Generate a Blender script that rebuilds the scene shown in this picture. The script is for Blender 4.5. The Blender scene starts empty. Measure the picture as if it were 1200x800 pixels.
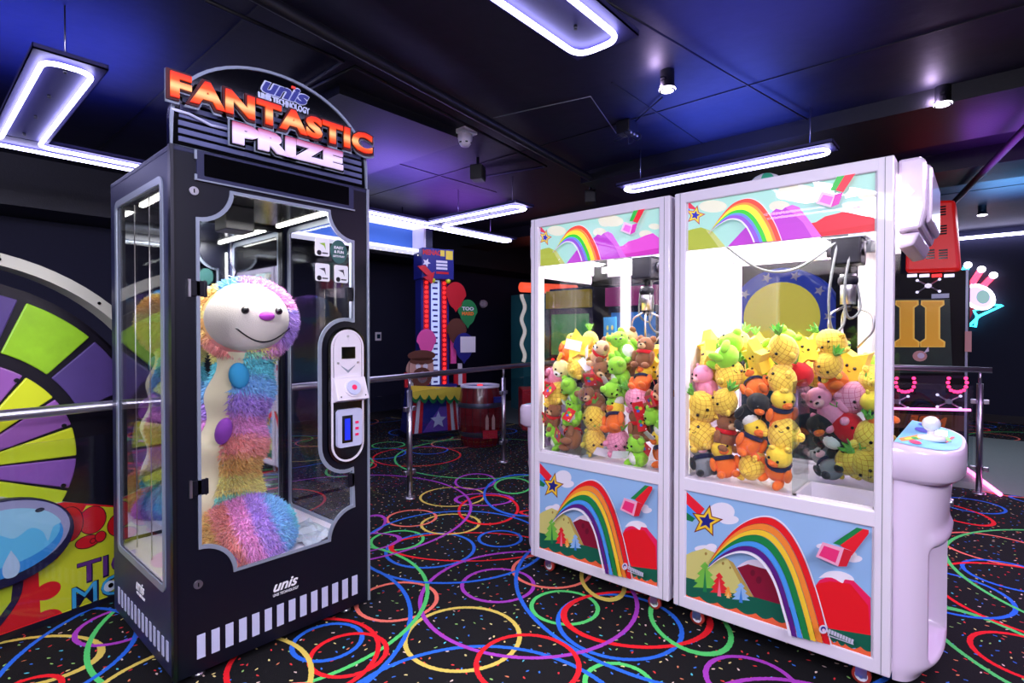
import bpy, math, random
from mathutils import Vector, Matrix
from mathutils.noise import noise as mnoise
PI = math.pi
random.seed(7)
scene = bpy.context.scene
COL = scene.collection

# ------------------------------------------------------------------ camera
FPX, CAMZ = 634.0, 1.4
PITCH = math.atan(8/634.0)
CB, CA = .7527, .6583            # view direction in the room's own axes
cam_d = bpy.data.cameras.new('camera')
cam = bpy.data.objects.new('camera', cam_d); COL.objects.link(cam)
cam_d.sensor_width = 36; cam_d.lens = FPX/1200*36; cam_d.clip_start = .02; cam_d.clip_end = 60
cam.location = (0, 0, CAMZ)
cam.rotation_euler = (PI/2-PITCH, 0, math.atan2(CA, CB)-PI/2)
scene.camera = cam

# ------------------------------------------------------------------ world, exposure
w = bpy.data.worlds.new('world'); scene.world = w; w.use_nodes = True
w.node_tree.nodes['Background'].inputs[0].default_value = (.10, .10, .22, 1)
w.node_tree.nodes['Background'].inputs[1].default_value = .3
scene.view_settings.view_transform = 'Standard'
scene.view_settings.look = 'None'
scene.view_settings.exposure = 0.0
scene.view_settings.gamma = 1.0
scene.view_settings.use_curve_mapping = False
NEON = 12.0                      # emission of the white neon tubes

def area(name, loc, size, power, color, rot=(0, 0, 0), size_y=None):
    l = bpy.data.lights.new(name, 'AREA'); l.energy = power; l.color = color; l.size = size
    if size_y: l.shape = 'RECTANGLE'; l.size_y = size_y
    o = bpy.data.objects.new(name, l); COL.objects.link(o); o.location = loc; o.rotation_euler = rot
    return o
# added fill lamps without fixtures, high over the hall and behind the viewer
area('fill_light', (.3, -1.6, 2.7), 2.2, 130, (.88, .84, 1), (math.radians(22), 0, 0), .5)
area('fill_light', (-1.6, .8, 2.7), .5, 190, (.88, .84, 1), (math.radians(24), math.radians(-24), 0), 2.4)
area('fill_light', (3.8, 4.7, 2.7), 2.4, 22, (.72, .68, 1), (0, 0, 0), .5)
area('fill_light', (4.4, -1.2, 2.7), .5, 75, (.86, .50, 1), (0, 0, 0), 2.0)
area('fill_light', (8.2, -.3, 2.7), 1.5, 36, (.7, .8, 1), (0, 0, 0), .5)
# added lamps without fixtures, facing up to tint the ceiling blue and purple
for x, y, p, c in ((.6, 4.3, 26, (.05, .08, 1)), (1.2, 1.4, 5, (.12, .10, 1)), (3.6, 4.7, 24, (.26, .14, 1)), (4.35, 1.6, 26, (.08, .13, 1)),
                   (6.0, -.3, 9, (.40, .08, 1)), (8.6, -.4, 40, (.15, .45, 1)), (4.9, 5.2, 14, (.40, .14, 1)), (-.6, 5.2, 14, (.05, .06, 1)), (3.2, 1.0, 10, (.10, .10, 1))):
    area('ceiling_wash', (x, y, 2.80), 1.1, p*.8, c, (PI, 0, 0), .9)

# ------------------------------------------------------------------ pixel -> place
def ray(px, py):
    s = (px-600)/FPX; v = (400-py)/FPX
    d = math.cos(PITCH)+v*math.sin(PITCH); u = -math.sin(PITCH)+v*math.cos(PITCH)
    return Vector((d*CB+s*CA, d*CA-s*CB, u))
def hit(px, py, p0, n):
    r = ray(px, py); o = Vector((0, 0, CAMZ)); n = Vector(n)
    return o+r*((Vector(p0)-o).dot(n)/r.dot(n))
def onx(px, py, X): return hit(px, py, (X, 0, 0), (1, 0, 0))
def ony(px, py, Y): return hit(px, py, (0, Y, 0), (0, 1, 0))
def onz(px, py, Z=0): return hit(px, py, (0, 0, Z), (0, 0, 1))

# ------------------------------------------------------------------ materials
def lin(c):
    def f(v):
        v /= 255.0
        return v/12.92 if v <= .04045 else ((v+.055)/1.055)**2.4
    return (f(c[0]), f(c[1]), f(c[2]), 1)
M = {}
def mat(name, rgb=(200, 200, 200), rough=.5, metal=0, emit=0, emit_rgb=None, bump=0, bscale=40, spec=.5, coat=0, var=0, sheen=0):
    m = bpy.data.materials.new(name); m.use_nodes = True
    nt = m.node_tree; b = nt.nodes['Principled BSDF']
    b.inputs['Base Color'].default_value = lin(rgb)
    b.inputs['Roughness'].default_value = rough; b.inputs['Metallic'].default_value = metal
    b.inputs['Specular IOR Level'].default_value = spec
    b.inputs['Coat Weight'].default_value = coat
    b.inputs['Sheen Weight'].default_value = sheen
    if emit:
        b.inputs['Emission Color'].default_value = lin(emit_rgb or rgb); b.inputs['Emission Strength'].default_value = emit
    if bump or var:
        tc = nt.nodes.new('ShaderNodeTexCoord'); no = nt.nodes.new('ShaderNodeTexNoise')
        no.inputs['Scale'].default_value = bscale; no.inputs['Detail'].default_value = 4
        nt.links.new(tc.outputs['Object'], no.inputs['Vector'])
        if bump:
            bp = nt.nodes.new('ShaderNodeBump'); bp.inputs['Strength'].default_value = bump; bp.inputs['Distance'].default_value = .01
            nt.links.new(no.outputs['Fac'], bp.inputs['Height']); nt.links.new(bp.outputs['Normal'], b.inputs['Normal'])
        if var:
            mx = nt.nodes.new('ShaderNodeMix'); mx.data_type = 'RGBA'
            c = lin(rgb); mx.inputs[6].default_value = tuple(v*(1-var) for v in c[:3])+(1,); mx.inputs[7].default_value = tuple(min(1, v*(1+var)) for v in c[:3])+(1,)
            nt.links.new(no.outputs['Fac'], mx.inputs[0]); nt.links.new(mx.outputs[2], b.inputs['Base Color'])
    M[name] = m
    return m
def attr_mat(name, rough=.5, sheen=0, emit=0, coat=0):
    m = mat(name, rough=rough, sheen=sheen, coat=coat); nt = m.node_tree; b = nt.nodes['Principled BSDF']
    a = nt.nodes.new('ShaderNodeAttribute'); a.attribute_name = 'Col'
    nt.links.new(a.outputs['Color'], b.inputs['Base Color'])
    if emit: nt.links.new(a.outputs['Color'], b.inputs['Emission Color']); b.inputs['Emission Strength'].default_value = emit
    return m
def glass_mat(name, tint=(255, 255, 255), ior=1.45):
    m = bpy.data.materials.new(name); m.use_nodes = True; nt = m.node_tree; nt.nodes.clear()
    out = nt.nodes.new('ShaderNodeOutputMaterial'); mx = nt.nodes.new('ShaderNodeMixShader')
    tr = nt.nodes.new('ShaderNodeBsdfTransparent'); gl = nt.nodes.new('ShaderNodeBsdfGlossy')
    g = nt.nodes.new('ShaderNodeNewGeometry'); dt = nt.nodes.new('ShaderNodeVectorMath'); dt.operation = 'DOT_PRODUCT'
    nt.links.new(g.outputs['Incoming'], dt.inputs[0]); nt.links.new(g.outputs['True Normal'], dt.inputs[1])
    def mth(op, a, b):
        n = nt.nodes.new('ShaderNodeMath'); n.operation = op
        for i, q in enumerate((a, b)):
            if isinstance(q, (int, float)): n.inputs[i].default_value = q
            elif q is not None: nt.links.new(q, n.inputs[i])
        return n.outputs[0]
    f0 = ((ior-1)/(ior+1))**2
    sch = mth('ADD', mth('MULTIPLY', mth('POWER', mth('SUBTRACT', 1.0, mth('ABSOLUTE', dt.outputs['Value'], None)), 5.0), 1-f0), f0)   # reflectance of a pane, the same from both faces
    tr.inputs[0].default_value = lin(tint); gl.inputs['Roughness'].default_value = .0
    nt.links.new(sch, mx.inputs[0]); nt.links.new(tr.outputs[0], mx.inputs[1]); nt.links.new(gl.outputs[0], mx.inputs[2])
    nt.links.new(mx.outputs[0], out.inputs[0]); M[name] = m
    return m
mat('black_paint', (20, 20, 26), .45, bump=.12, bscale=60)
mat('ceiling_paint', (30, 30, 44), .55, bump=.25, bscale=9, var=.35)
mat('wall_paint', (19, 21, 50), .75, bump=.1, bscale=30, var=.2)
mat('cabinet_black', (9, 10, 26), .4, spec=.35)
mat('cabinet_side', (34, 38, 74), .42)
mat('plush_fill', (255, 255, 255), .4, emit=1.8, emit_rgb=(255, 252, 240))  # glow of the added upright strips that brighten the plush
mat('trim_grey', (150, 160, 178), .35, metal=.3)
mat('steel', (196, 194, 204), .33, metal=1)
mat('dark_steel', (70, 70, 78), .35, metal=1)
mat('white_stripe', (196, 200, 232), .4)
mat('white_plastic', (236, 228, 240), .35, coat=.2)
mat('white_mould', (232, 214, 238), .28, coat=.5)
mat('white_print', (240, 240, 245), .5)
mat('screen_black', (5, 5, 8), .12)
mat('rubber', (20, 20, 22), .8)
mat('caster_red', (190, 60, 50), .5)
mat('neon_white', (235, 235, 255), .3, emit=NEON, emit_rgb=(208, 204, 255))
mat('tray_metal', (62, 60, 112), .5, metal=.3, bump=.05, bscale=20)
mat('led_white', (255, 255, 255), .4, emit=9, emit_rgb=(255, 252, 240))
mat('mirror', (225, 230, 235), .03, metal=1)
mat('chute_grey', (120, 124, 128), .4)
mat('vinyl_grey', (120, 130, 125), .45, bump=.1, bscale=25, var=.1)
glass_mat('glass'); glass_mat('glass_tint', (243, 247, 250)); glass_mat('acrylic', (238, 246, 246), 1.3)
attr_mat('print', .4); attr_mat('print_lit', .4, emit=.35); attr_mat('fur', .9, sheen=.3); attr_mat('plush', .95, sheen=.3)

# ------------------------------------------------------------------ mesh helpers
class MB:
    def __init__(self): self.v = []; self.f = []; self.c = []; self.sm = []
    def add(self, vs, fs, col=None, smooth=False):
        b = len(self.v); self.v += [tuple(p) for p in vs]
        for f in fs: self.f.append(tuple(b+i for i in f)); self.c.append(col); self.sm.append(smooth)
        return self
    def box(self, a, b, col=None):
        x0, y0, z0 = a; x1, y1, z1 = b
        if x0 > x1: x0, x1 = x1, x0
        if y0 > y1: y0, y1 = y1, y0
        if z0 > z1: z0, z1 = z1, z0
        return self.add([(x0,y0,z0),(x1,y0,z0),(x1,y1,z0),(x0,y1,z0),(x0,y0,z1),(x1,y0,z1),(x1,y1,z1),(x0,y1,z1)],
                 [(0,3,2,1),(4,5,6,7),(0,1,5,4),(1,2,6,5),(2,3,7,6),(3,0,4,7)], col)
    def prism(self, poly, z0, z1, fn=lambda a, b, c: (a, b, c), col=None, smooth=False):
        n = len(poly)
        A = sum(poly[i][0]*poly[(i+1)%n][1]-poly[(i+1)%n][0]*poly[i][1] for i in range(n))
        if A < 0: poly = poly[::-1]
        vs = [fn(p[0], p[1], z0) for p in poly]+[fn(p[0], p[1], z1) for p in poly]
        self.add(vs, [tuple(range(n-1, -1, -1)), tuple(range(n, 2*n))], col)
        b = len(self.v)-2*n
        for i in range(n):
            j = (i+1)%n; self.f.append((b+i, b+j, b+n+j, b+n+i)); self.c.append(col); self.sm.append(smooth)
        return self
    def tube(self, pts, r, n=8, closed=False, col=None, caps=True):
        pts = [Vector(p) for p in pts]; N = len(pts)
        rs = r if isinstance(r, (list, tuple)) else [r]*N
        tan = []
        for i in range(N):
            a = pts[i-1] if (i or closed) else pts[i]; b = pts[(i+1)%N] if (i < N-1 or closed) else pts[i]
            t = b-a; tan.append(t.normalized() if t.length > 1e-9 else Vector((0, 0, 1)))
        up = Vector((0, 0, 1)) if abs(tan[0].z) < .9 else Vector((1, 0, 0))
        nrm = (up-tan[0]*up.dot(tan[0])).normalized(); vs = []
        for i in range(N):
            nrm = (nrm-tan[i]*nrm.dot(tan[i])).normalized(); bn = tan[i].cross(nrm)
            for k in range(n):
                a = 2*PI*k/n; vs.append(pts[i]+(nrm*math.cos(a)+bn*math.sin(a))*rs[i])
        fs = []
        for i in range(N if closed else N-1):
            j = (i+1)%N
            for k in range(n): fs.append((i*n+k, i*n+(k+1)%n, j*n+(k+1)%n, j*n+k))
        self.add(vs, fs, col, True)
        if caps and not closed:
            b = len(self.v)-len(vs)
            self.f += [tuple(b+k for k in range(n-1, -1, -1)), tuple(b+(N-1)*n+k for k in range(n))]; self.c += [col]*2; self.sm += [False]*2
        return self
    def cyl(self, p, q, r, n=16, col=None, r2=None): return self.tube([p, q], [r, r if r2 is None else r2], n, col=col)
    def lathe(self, prof, n=24, c=(0, 0, 0), a0=0, a1=2*PI, col=None):
        full = abs(a1-a0-2*PI) < 1e-6; m = n if full else n+1; vs = []
        for r, z in prof:
            for k in range(m):
                a = a0+(a1-a0)*k/n; vs.append((c[0]+r*math.cos(a), c[1]+r*math.sin(a), c[2]+z))
        fs = []
        for i in range(len(prof)-1):
            for k in range(n): fs.append((i*m+k, i*m+(k+1)%m, (i+1)*m+(k+1)%m, (i+1)*m+k))
        return self.add(vs, fs, col, True)
    def ball(self, c, r, n=18, m=11, col=None, rot=None, jit=0):
        if not isinstance(r, (tuple, list)): r = (r, r, r)
        vs = []; fs = []; c = Vector(c)
        def P(th, ph):
            v = Vector((r[0]*math.sin(th)*math.cos(ph), r[1]*math.sin(th)*math.sin(ph), r[2]*math.cos(th)))
            if jit: v *= 1+jit*mnoise((v+c)*9)
            return c+(rot@v if rot else v)
        vs.append(P(0, 0))
        for i in range(1, m):
            for k in range(n): vs.append(P(PI*i/m, 2*PI*k/n))
        vs.append(P(PI, 0)); L = len(vs)-1
        for k in range(n):
            fs.append((0, 1+k, 1+(k+1)%n)); fs.append((L, L-n+(k+1)%n, L-n+k))
        for i in range(m-2):
            a = 1+i*n
            for k in range(n): fs.append((a+k, a+n+k, a+n+(k+1)%n, a+(k+1)%n))
        return self.add(vs, fs, col, True)
    def mesh(self, name, material, xf=None):
        me = bpy.data.meshes.new(name); me.from_pydata(self.v, [], self.f)
        me.polygons.foreach_set('use_smooth', self.sm)
        if any(c is not None for c in self.c):
            at = me.color_attributes.new('Col', 'FLOAT_COLOR', 'CORNER'); buf = []
            for f, c in zip(self.f, self.c): buf += list(lin(c or (255, 255, 255)))*len(f)
            at.data.foreach_set('color', buf)
        if xf: me.transform(xf)
        me.materials.append(M[material] if isinstance(material, str) else material); me.update()
        return me
    def build(self, name, material, parent=None, loc=None, bevel=0, xf=None):
        return obj(name, self.mesh(name, material, xf), parent, loc, bevel)
def obj(name, me, parent=None, loc=None, bevel=0, rot=None):
    o = bpy.data.objects.new(name, me); COL.objects.link(o); o.parent = parent
    if loc is not None: o.location = loc
    if rot is not None: o.rotation_euler = rot
    if bevel:
        md = o.modifiers.new('bevel', 'BEVEL'); md.width = bevel; md.segments = 2; md.limit_method = 'ANGLE'
    return o
def thing(name, label, cat, loc=(0, 0, 0), rz=0, group=None):
    o = bpy.data.objects.new(name, None); COL.objects.link(o); o.location = loc; o.rotation_euler = (0, 0, rz); o.empty_display_size = .1
    return tag(o, label, cat, group)
def tag(o, label, cat, group=None, kind=None):
    o['label'] = label; o['category'] = cat
    if group: o['group'] = group
    if kind: o['kind'] = kind
    return o
def struct(o): o['kind'] = 'structure'; return o
XF_FRONT = Matrix(((1, 0, 0, 0), (0, 0, -1, 0), (0, 1, 0, 0), (0, 0, 0, 1)))      # plane drawing -> surface facing -Y
XF_SIDE = Matrix(((0, 0, -1, 0), (-1, 0, 0, 0), (0, 1, 0, 0), (0, 0, 0, 1)))      # plane drawing -> surface facing -X
def T(x, y, z): return Matrix.Translation((x, y, z))
def curve_mesh(name, loops, depth, material, xf=None, bevel=0):
    cu = bpy.data.curves.new(name, 'CURVE'); cu.dimensions = '2D'; cu.fill_mode = 'BOTH'; cu.extrude = depth/2; cu.bevel_depth = bevel
    for lp in loops:
        s = cu.splines.new('POLY'); s.points.add(len(lp)-1); s.use_cyclic_u = True
        for i, p in enumerate(lp): s.points[i].co = (p[0], p[1], 0, 1)
    return _cu2me(cu, name, material, xf)
def _cu2me(cu, name, material, xf, pre=None):
    o = bpy.data.objects.new('tmp', cu); COL.objects.link(o)
    dg = bpy.context.evaluated_depsgraph_get(); dg.update()
    me = bpy.data.meshes.new_from_object(o.evaluated_get(dg)); bpy.data.objects.remove(o); bpy.data.curves.remove(cu)
    me.name = name
    if pre: pre(me)
    if xf: me.transform(xf)
    me.materials.clear(); me.materials.append(M[material]); me.update()
    return me
def text_mesh(body, wd, ht, depth, material, xf=None, bold=.02, shear=0, spacing=1.0, name='lettering'):
    cu = bpy.data.curves.new(name, 'FONT'); cu.body = body; cu.size = 1; cu.extrude = .05; cu.offset = bold; cu.shear = shear
    cu.space_character = spacing; cu.resolution_u = 3
    def fit(me):
        xs = [v.co.x for v in me.vertices]; ys = [v.co.y for v in me.vertices]
        cx, cy = (min(xs)+max(xs))/2, (min(ys)+max(ys))/2; sx = wd/(max(xs)-min(xs)); sy = ht/(max(ys)-min(ys))
        for v in me.vertices: v.co = ((v.co.x-cx)*sx, (v.co.y-cy)*sy, (v.co.z+.05)*depth*10)
    return _cu2me(cu, name, material, xf, fit)
def fillet(pts, r, n=6, closed=True):
    out = []; N = len(pts)
    for i in range(N):
        p = Vector(pts[i])
        if not closed and i in (0, N-1): out.append(p); continue
        a = Vector(pts[i-1]); b = Vector(pts[(i+1)%N]); da = (a-p); db = (b-p)
        rr = min(r, da.length*.49, db.length*.49); s = p+da.normalized()*rr; e = p+db.normalized()*rr
        for k in range(n+1):
            t = k/n; out.append(s*(1-t)**2+p*2*t*(1-t)+e*t*t)
    return out
def arc(cx, cy, r, a0, a1, n=10): return [(cx+r*math.cos(math.radians(a0+(a1-a0)*k/n)), cy+r*math.sin(math.radians(a0+(a1-a0)*k/n))) for k in range(n+1)]
def rrect(x0, y0, x1, y1, r, n=5): return arc(x1-r, y1-r, r, 0, 90, n)+arc(x0+r, y1-r, r, 90, 180, n)+arc(x0+r, y0+r, r, 180, 270, n)+arc(x1-r, y0+r, r, 270, 360, n)
def ell(cx, cy, a, b, n=24): return [(cx+a*math.cos(2*PI*k/n), cy+b*math.sin(2*PI*k/n)) for k in range(n)]
def art(polys, name, material='print', xf=None, step=.0004):
    """flat print: colour shapes on a panel, each a hair proud of the one below"""
    mb = MB()
    for i, (c, p) in enumerate(polys):
        n = len(p); A = sum(p[k][0]*p[(k+1)%n][1]-p[(k+1)%n][0]*p[k][1] for k in range(n))
        if A < 0: p = p[::-1]
        mb.add([(q[0], q[1], step*(i+1)) for q in p], [tuple(range(n))], c)
    return mb.mesh(name, material, xf)

def ramp(node, stops, interp='LINEAR'):
    cr = node.color_ramp; cr.interpolation = interp; el = cr.elements
    el[0].position = stops[0][0]; el[0].color = lin(stops[0][1]); el[1].position = 1.0; el[1].color = lin(stops[-1][1])
    for p, c in stops[1:-1]: e = el.new(p); e.color = lin(c)
    if interp == 'CONSTANT': el[len(el)-1].position = stops[-1][0]
# ------------------------------------------------------------------ carpet
RC = dict(y=(226, 200, 92), p=(172, 62, 190), g=(88, 214, 112), b=(40, 108, 224), s=(250, 122, 104), r=(240, 26, 40))
TILE = 5.2
rings = []                       # colour, centre x, y, semi-axis a, ratio b/a, turn, half width
def ring_px(c, x0, x1, y0, y1, hw=.011):
    cy = (y0+y1)/2; l = onz(x0, cy); r = onz(x1, cy); n = onz((x0+x1)/2, y1); f = onz((x0+x1)/2, y0)
    ct = (n+f)/2; a = (r-l).length/2; b = (f-n).length/2; q = b/a
    if .75 < q < 1.35: a = (a+b)/2; q = 1
    rings.append((c, ct.x, ct.y, a, q, math.atan2(-CB, CA), hw))
for a in (('y', 481, 604, 709, 790), ('p', 545, 622, 665, 707), ('g', 626, 697, 691, 733), ('b', 660, 790, 694, 776), ('s', 423, 508, 681, 729),
          ('g', 438, 493, 621, 645), ('b', 458, 551, 623, 667), ('r', 458, 642, 624, 657), ('b', 563, 609, 621, 641), ('y', 498, 558, 601, 627),
          ('s', 456, 509, 597, 617), ('y', 496, 565, 570, 594), ('p', 534, 580, 555, 573), ('p', 534, 600, 578, 592), ('r', 538, 607, 580, 614),
          ('g', 580, 622, 560, 578), ('b', 567, 660, 556, 604), ('b', 348, 420, 730, 775), ('s', 1116, 1220, 628, 659), ('b', 1110, 1165, 584, 600),
          ('r', 660, 830, 694, 757), ('g', 690, 760, 775, 830), ('p', 830, 930, 771, 830), ('b', 1142, 1230, 660, 690), ('r', 1090, 1145, 590, 612), ('g', 1134, 1250, 725, 830),
          ('r', 1160, 1260, 746, 800), ('s', 596, 697, 651, 686), ('y', 682, 730, 660, 702), ('p', 416, 450, 604, 626), ('g', 765, 850, 700, 764), ('y', -60, 110, 752, 800),
          ('p', 100, 190, 712, 751), ('r', 0, 60, 795, 830)):
    ring_px(*a)
def big(c, pts, hw=.011):        # a long sweep through three points of the floor
    A, B, C_ = [onz(*p) for p in pts]; ax, ay, bx, by, cx, cy = A.x, A.y, B.x, B.y, C_.x, C_.y
    d = 2*(ax*(by-cy)+bx*(cy-ay)+cx*(ay-by))
    ux = ((ax*ax+ay*ay)*(by-cy)+(bx*bx+by*by)*(cy-ay)+(cx*cx+cy*cy)*(ay-by))/d
    uy = ((ax*ax+ay*ay)*(cx-bx)+(bx*bx+by*by)*(ax-cx)+(cx*cx+cy*cy)*(bx-ax))/d
    r = math.hypot(ax-ux, ay-uy)
    if r < TILE*.48: rings.append((c, ux, uy, r, 1, 0, hw))
for a in (('b', ((425, 797), (571, 757), (706, 800))), ('b', ((606, 690), (660, 752), (740, 790))), ('b', ((433, 665), (477, 700), (440, 790))),
          ('p', ((552, 760), (640, 770), (745, 700))), ('r', ((560, 770), (600, 745), (670, 800))), ('g', ((430, 770), (500, 700), (495, 672))),
          ('b', ((440, 668), (560, 680), (640, 640))), ('g', ((540, 655), (600, 620), (640, 590))), ('p', ((434, 655), (520, 627), (548, 605))),
          ('r', ((440, 745), (452, 765), (430, 785))), ('r', ((1100, 690), (1160, 660), (1200, 665))), ('b', ((1100, 715), (1190, 715), (1140, 680))), ('g', ((1110, 655), (1150, 690), (1190, 712))),
          ('r', ((380, 725), (430, 735), (440, 770))), ('g', ((300, 800), (380, 735), (434, 700))), ('b', ((100, 800), (150, 760), (160, 740)))):
    big(*a)
rnd = random.Random(11)
for k in range(46):
    x, y = rnd.uniform(0, TILE), rnd.uniform(0, TILE)
    if any(math.hypot((x-q[1]+TILE/2) % TILE-TILE/2, (y-q[2]+TILE/2) % TILE-TILE/2) < .38 for q in rings): continue
    rings.append((rnd.choice('ypgbsr'), x, y, rnd.choice((.17, .2, .24, .3, .42)), rnd.choice((1, 1, 1, .45)), rnd.uniform(0, PI), .011))
def carpet_material():
    m = bpy.data.materials.new('carpet'); m.use_nodes = True; nt = m.node_tree; N = nt.nodes.new; L = nt.links.new
    b = nt.nodes['Principled BSDF']; b.inputs['Roughness'].default_value = .85; b.inputs['Specular IOR Level'].default_value = .25
    geo = N('ShaderNodeNewGeometry')
    nz = N('ShaderNodeTexNoise'); nz.inputs['Scale'].default_value = 90; nz.inputs['Detail'].default_value = 1
    L(geo.outputs['Position'], nz.inputs['Vector'])
    sub = N('ShaderNodeVectorMath'); sub.operation = 'SUBTRACT'; sub.inputs[1].default_value = (.5, .5, .5); L(nz.outputs['Color'], sub.inputs[0])
    ma = N('ShaderNodeVectorMath'); ma.operation = 'MULTIPLY_ADD'; ma.inputs[1].default_value = (.007, .007, 0); L(sub.outputs[0], ma.inputs[0]); L(geo.outputs['Position'], ma.inputs[2])
    flat = N('ShaderNodeVectorMath'); flat.operation = 'MULTIPLY'; flat.inputs[1].default_value = (1, 1, 0); L(ma.outputs[0], flat.inputs[0])
    P = flat.outputs[0]
    # confetti
    vo = N('ShaderNodeTexVoronoi'); vo.inputs['Scale'].default_value = 15.5; vo.inputs['Randomness'].default_value = 1; vo.voronoi_dimensions = '2D'
    L(P, vo.inputs['Vector'])
    sc = N('ShaderNodeVectorMath'); sc.operation = 'SUBTRACT'; L(P, sc.inputs[0])
    vp = N('ShaderNodeVectorMath'); vp.operation = 'MULTIPLY'; L(vo.outputs['Position'], vp.inputs[0]); vp.inputs[1].default_value = (1, 1, 0)
    L(vp.outputs[0], sc.inputs[1])
    sep = N('ShaderNodeSeparateColor'); L(vo.outputs['Color'], sep.inputs[0])
    ang = N('ShaderNodeMath'); ang.operation = 'MULTIPLY'; ang.inputs[1].default_value = 6.28; L(sep.outputs[1], ang.inputs[0])
    vr = N('ShaderNodeVectorRotate'); vr.rotation_type = 'Z_AXIS'; L(sc.outputs[0], vr.inputs['Vector']); L(ang.outputs[0], vr.inputs['Angle'])
    st = N('ShaderNodeVectorMath'); st.operation = 'MULTIPLY'; st.inputs[1].default_value = (1, 2.2, 0); L(vr.outputs[0], st.inputs[0])
    ln = N('ShaderNodeVectorMath'); ln.operation = 'LENGTH'; L(st.outputs[0], ln.inputs[0])
    lt = N('ShaderNodeMath'); lt.operation = 'LESS_THAN'; lt.inputs[1].default_value = .0085; L(ln.outputs['Value'], lt.inputs[0])
    rp = N('ShaderNodeValToRGB'); pass
    cols = [(226, 60, 60), (60, 120, 220), (235, 215, 140), (90, 200, 220), (225, 130, 90), (150, 200, 110), (60, 120, 220), (230, 200, 190), (226, 50, 60)]
    ramp(rp, [(i/len(cols), c) for i, c in enumerate(cols)], 'CONSTANT')
    L(sep.outputs[0], rp.inputs[0])
    mx = N('ShaderNodeMix'); mx.data_type = 'RGBA'; mx.inputs[6].default_value = lin((15, 14, 18)); L(lt.outputs[0], mx.inputs[0]); L(rp.outputs[0], mx.inputs[7])
    cur = mx.outputs[2]; h = TILE/2
    for c, x, y, a, q, tr, hw in rings:
        s = N('ShaderNodeVectorMath'); s.operation = 'SUBTRACT'; s.inputs[1].default_value = (x, y, 0); L(P, s.inputs[0])
        wr = N('ShaderNodeVectorMath'); wr.operation = 'WRAP'; wr.inputs[1].default_value = (h, h, h); wr.inputs[2].default_value = (-h, -h, -h); L(s.outputs[0], wr.inputs[0])
        o = wr.outputs[0]
        if q != 1:
            v1 = N('ShaderNodeVectorRotate'); v1.rotation_type = 'Z_AXIS'; v1.inputs['Angle'].default_value = -tr; L(o, v1.inputs['Vector'])
            v2 = N('ShaderNodeVectorMath'); v2.operation = 'MULTIPLY'; v2.inputs[1].default_value = (1, 1/q, 0); L(v1.outputs[0], v2.inputs[0]); o = v2.outputs[0]
        le = N('ShaderNodeVectorMath'); le.operation = 'LENGTH'; L(o, le.inputs[0])
        cp = N('ShaderNodeMath'); cp.operation = 'COMPARE'; cp.inputs[1].default_value = a; cp.inputs[2].default_value = hw if q >= 1 else hw*1.5; L(le.outputs['Value'], cp.inputs[0])
        mm = N('ShaderNodeMix'); mm.data_type = 'RGBA'; L(cp.outputs[0], mm.inputs[0]); L(cur, mm.inputs[6]); mm.inputs[7].default_value = lin(RC[c]); cur = mm.outputs[2]
    L(cur, b.inputs['Base Color'])
    pile = N('ShaderNodeTexNoise'); pile.inputs['Scale'].default_value = 260; L(geo.outputs['Position'], pile.inputs['Vector'])
    bp = N('ShaderNodeBump'); bp.inputs['Strength'].default_value = .35; bp.inputs['Distance'].default_value = .004; L(pile.outputs['Fac'], bp.inputs['Height']); L(bp.outputs['Normal'], b.inputs['Normal'])
    M['carpet'] = m
carpet_material()

# ------------------------------------------------------------------ the room
X0, X1, Y0, Y1, CE = -4.0, 11.6, -5.0, 7.6, 3.1
GX0, GX1 = 6.42, 9.77
struct(MB().box((X0, Y0, -.1), (GX0, Y1, 0)).build('floor', 'carpet'))
struct(MB().box((GX0, Y0, -.1), (GX1, Y1, 0)).build('floor_walkway', 'vinyl_grey'))
struct(MB().box((GX1, Y0, -.1), (X1, Y1, 0)).build('floor_far', 'carpet'))
struct(MB().box((X0, Y0, CE), (X1, Y1, CE+.1)).build('ceiling', 'ceiling_paint'))
struct(MB().box((X0, Y1, 0), (X1, Y1+.1, CE)).build('wall_back', 'wall_paint'))
struct(MB().box((X0, Y0-.1, 0), (X1, Y0, CE)).build('wall_front', 'wall_paint'))
struct(MB().box((X0-.1, Y0, 0), (X0, Y1, CE)).build('wall_left', 'wall_paint'))
struct(MB().box((X1, Y0, 0), (X1+.1, Y1, CE)).build('wall_right', 'wall_paint'))
struct(MB().box((X0, Y1-.015, 0), (X1, Y1, .12)).build('baseboard_back', 'black_paint'))
struct(MB().box((X1-.015, Y0, 0), (X1, Y1-.02, .12)).build('baseboard_right', 'black_paint'))
# downstand beams and seams across the ceiling
struct(MB().box((4.75, Y0, 2.98), (5.75, 3.2, CE)).build('trim_1', 'black_paint'))
struct(MB().box((2.0, 3.3, 3.03), (3.2, Y1, CE)).build('trim_2', 'black_paint'))
struct(MB().box((6.5, Y0, 2.93), (7.2, Y1, CE)).build('trim_3', 'black_paint'))
struct(MB().box((X0, 6.9, 2.62), (X1, Y1, CE)).build('trim_4', 'black_paint'))
for i, x in enumerate((.0, 1.25, 3.85, 8.4)):
    struct(MB().box((x, Y0, CE-.006), (x+.012, 6.9, CE)).build('trim_%d' % (5+i), 'black_paint'))
for i, y in enumerate((-.6, 1.9, 4.4)):
    struct(MB().box((3.2, y, CE-.006), (4.75, y+.012, CE)).build('trim_%d' % (9+i), 'black_paint'))

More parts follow.
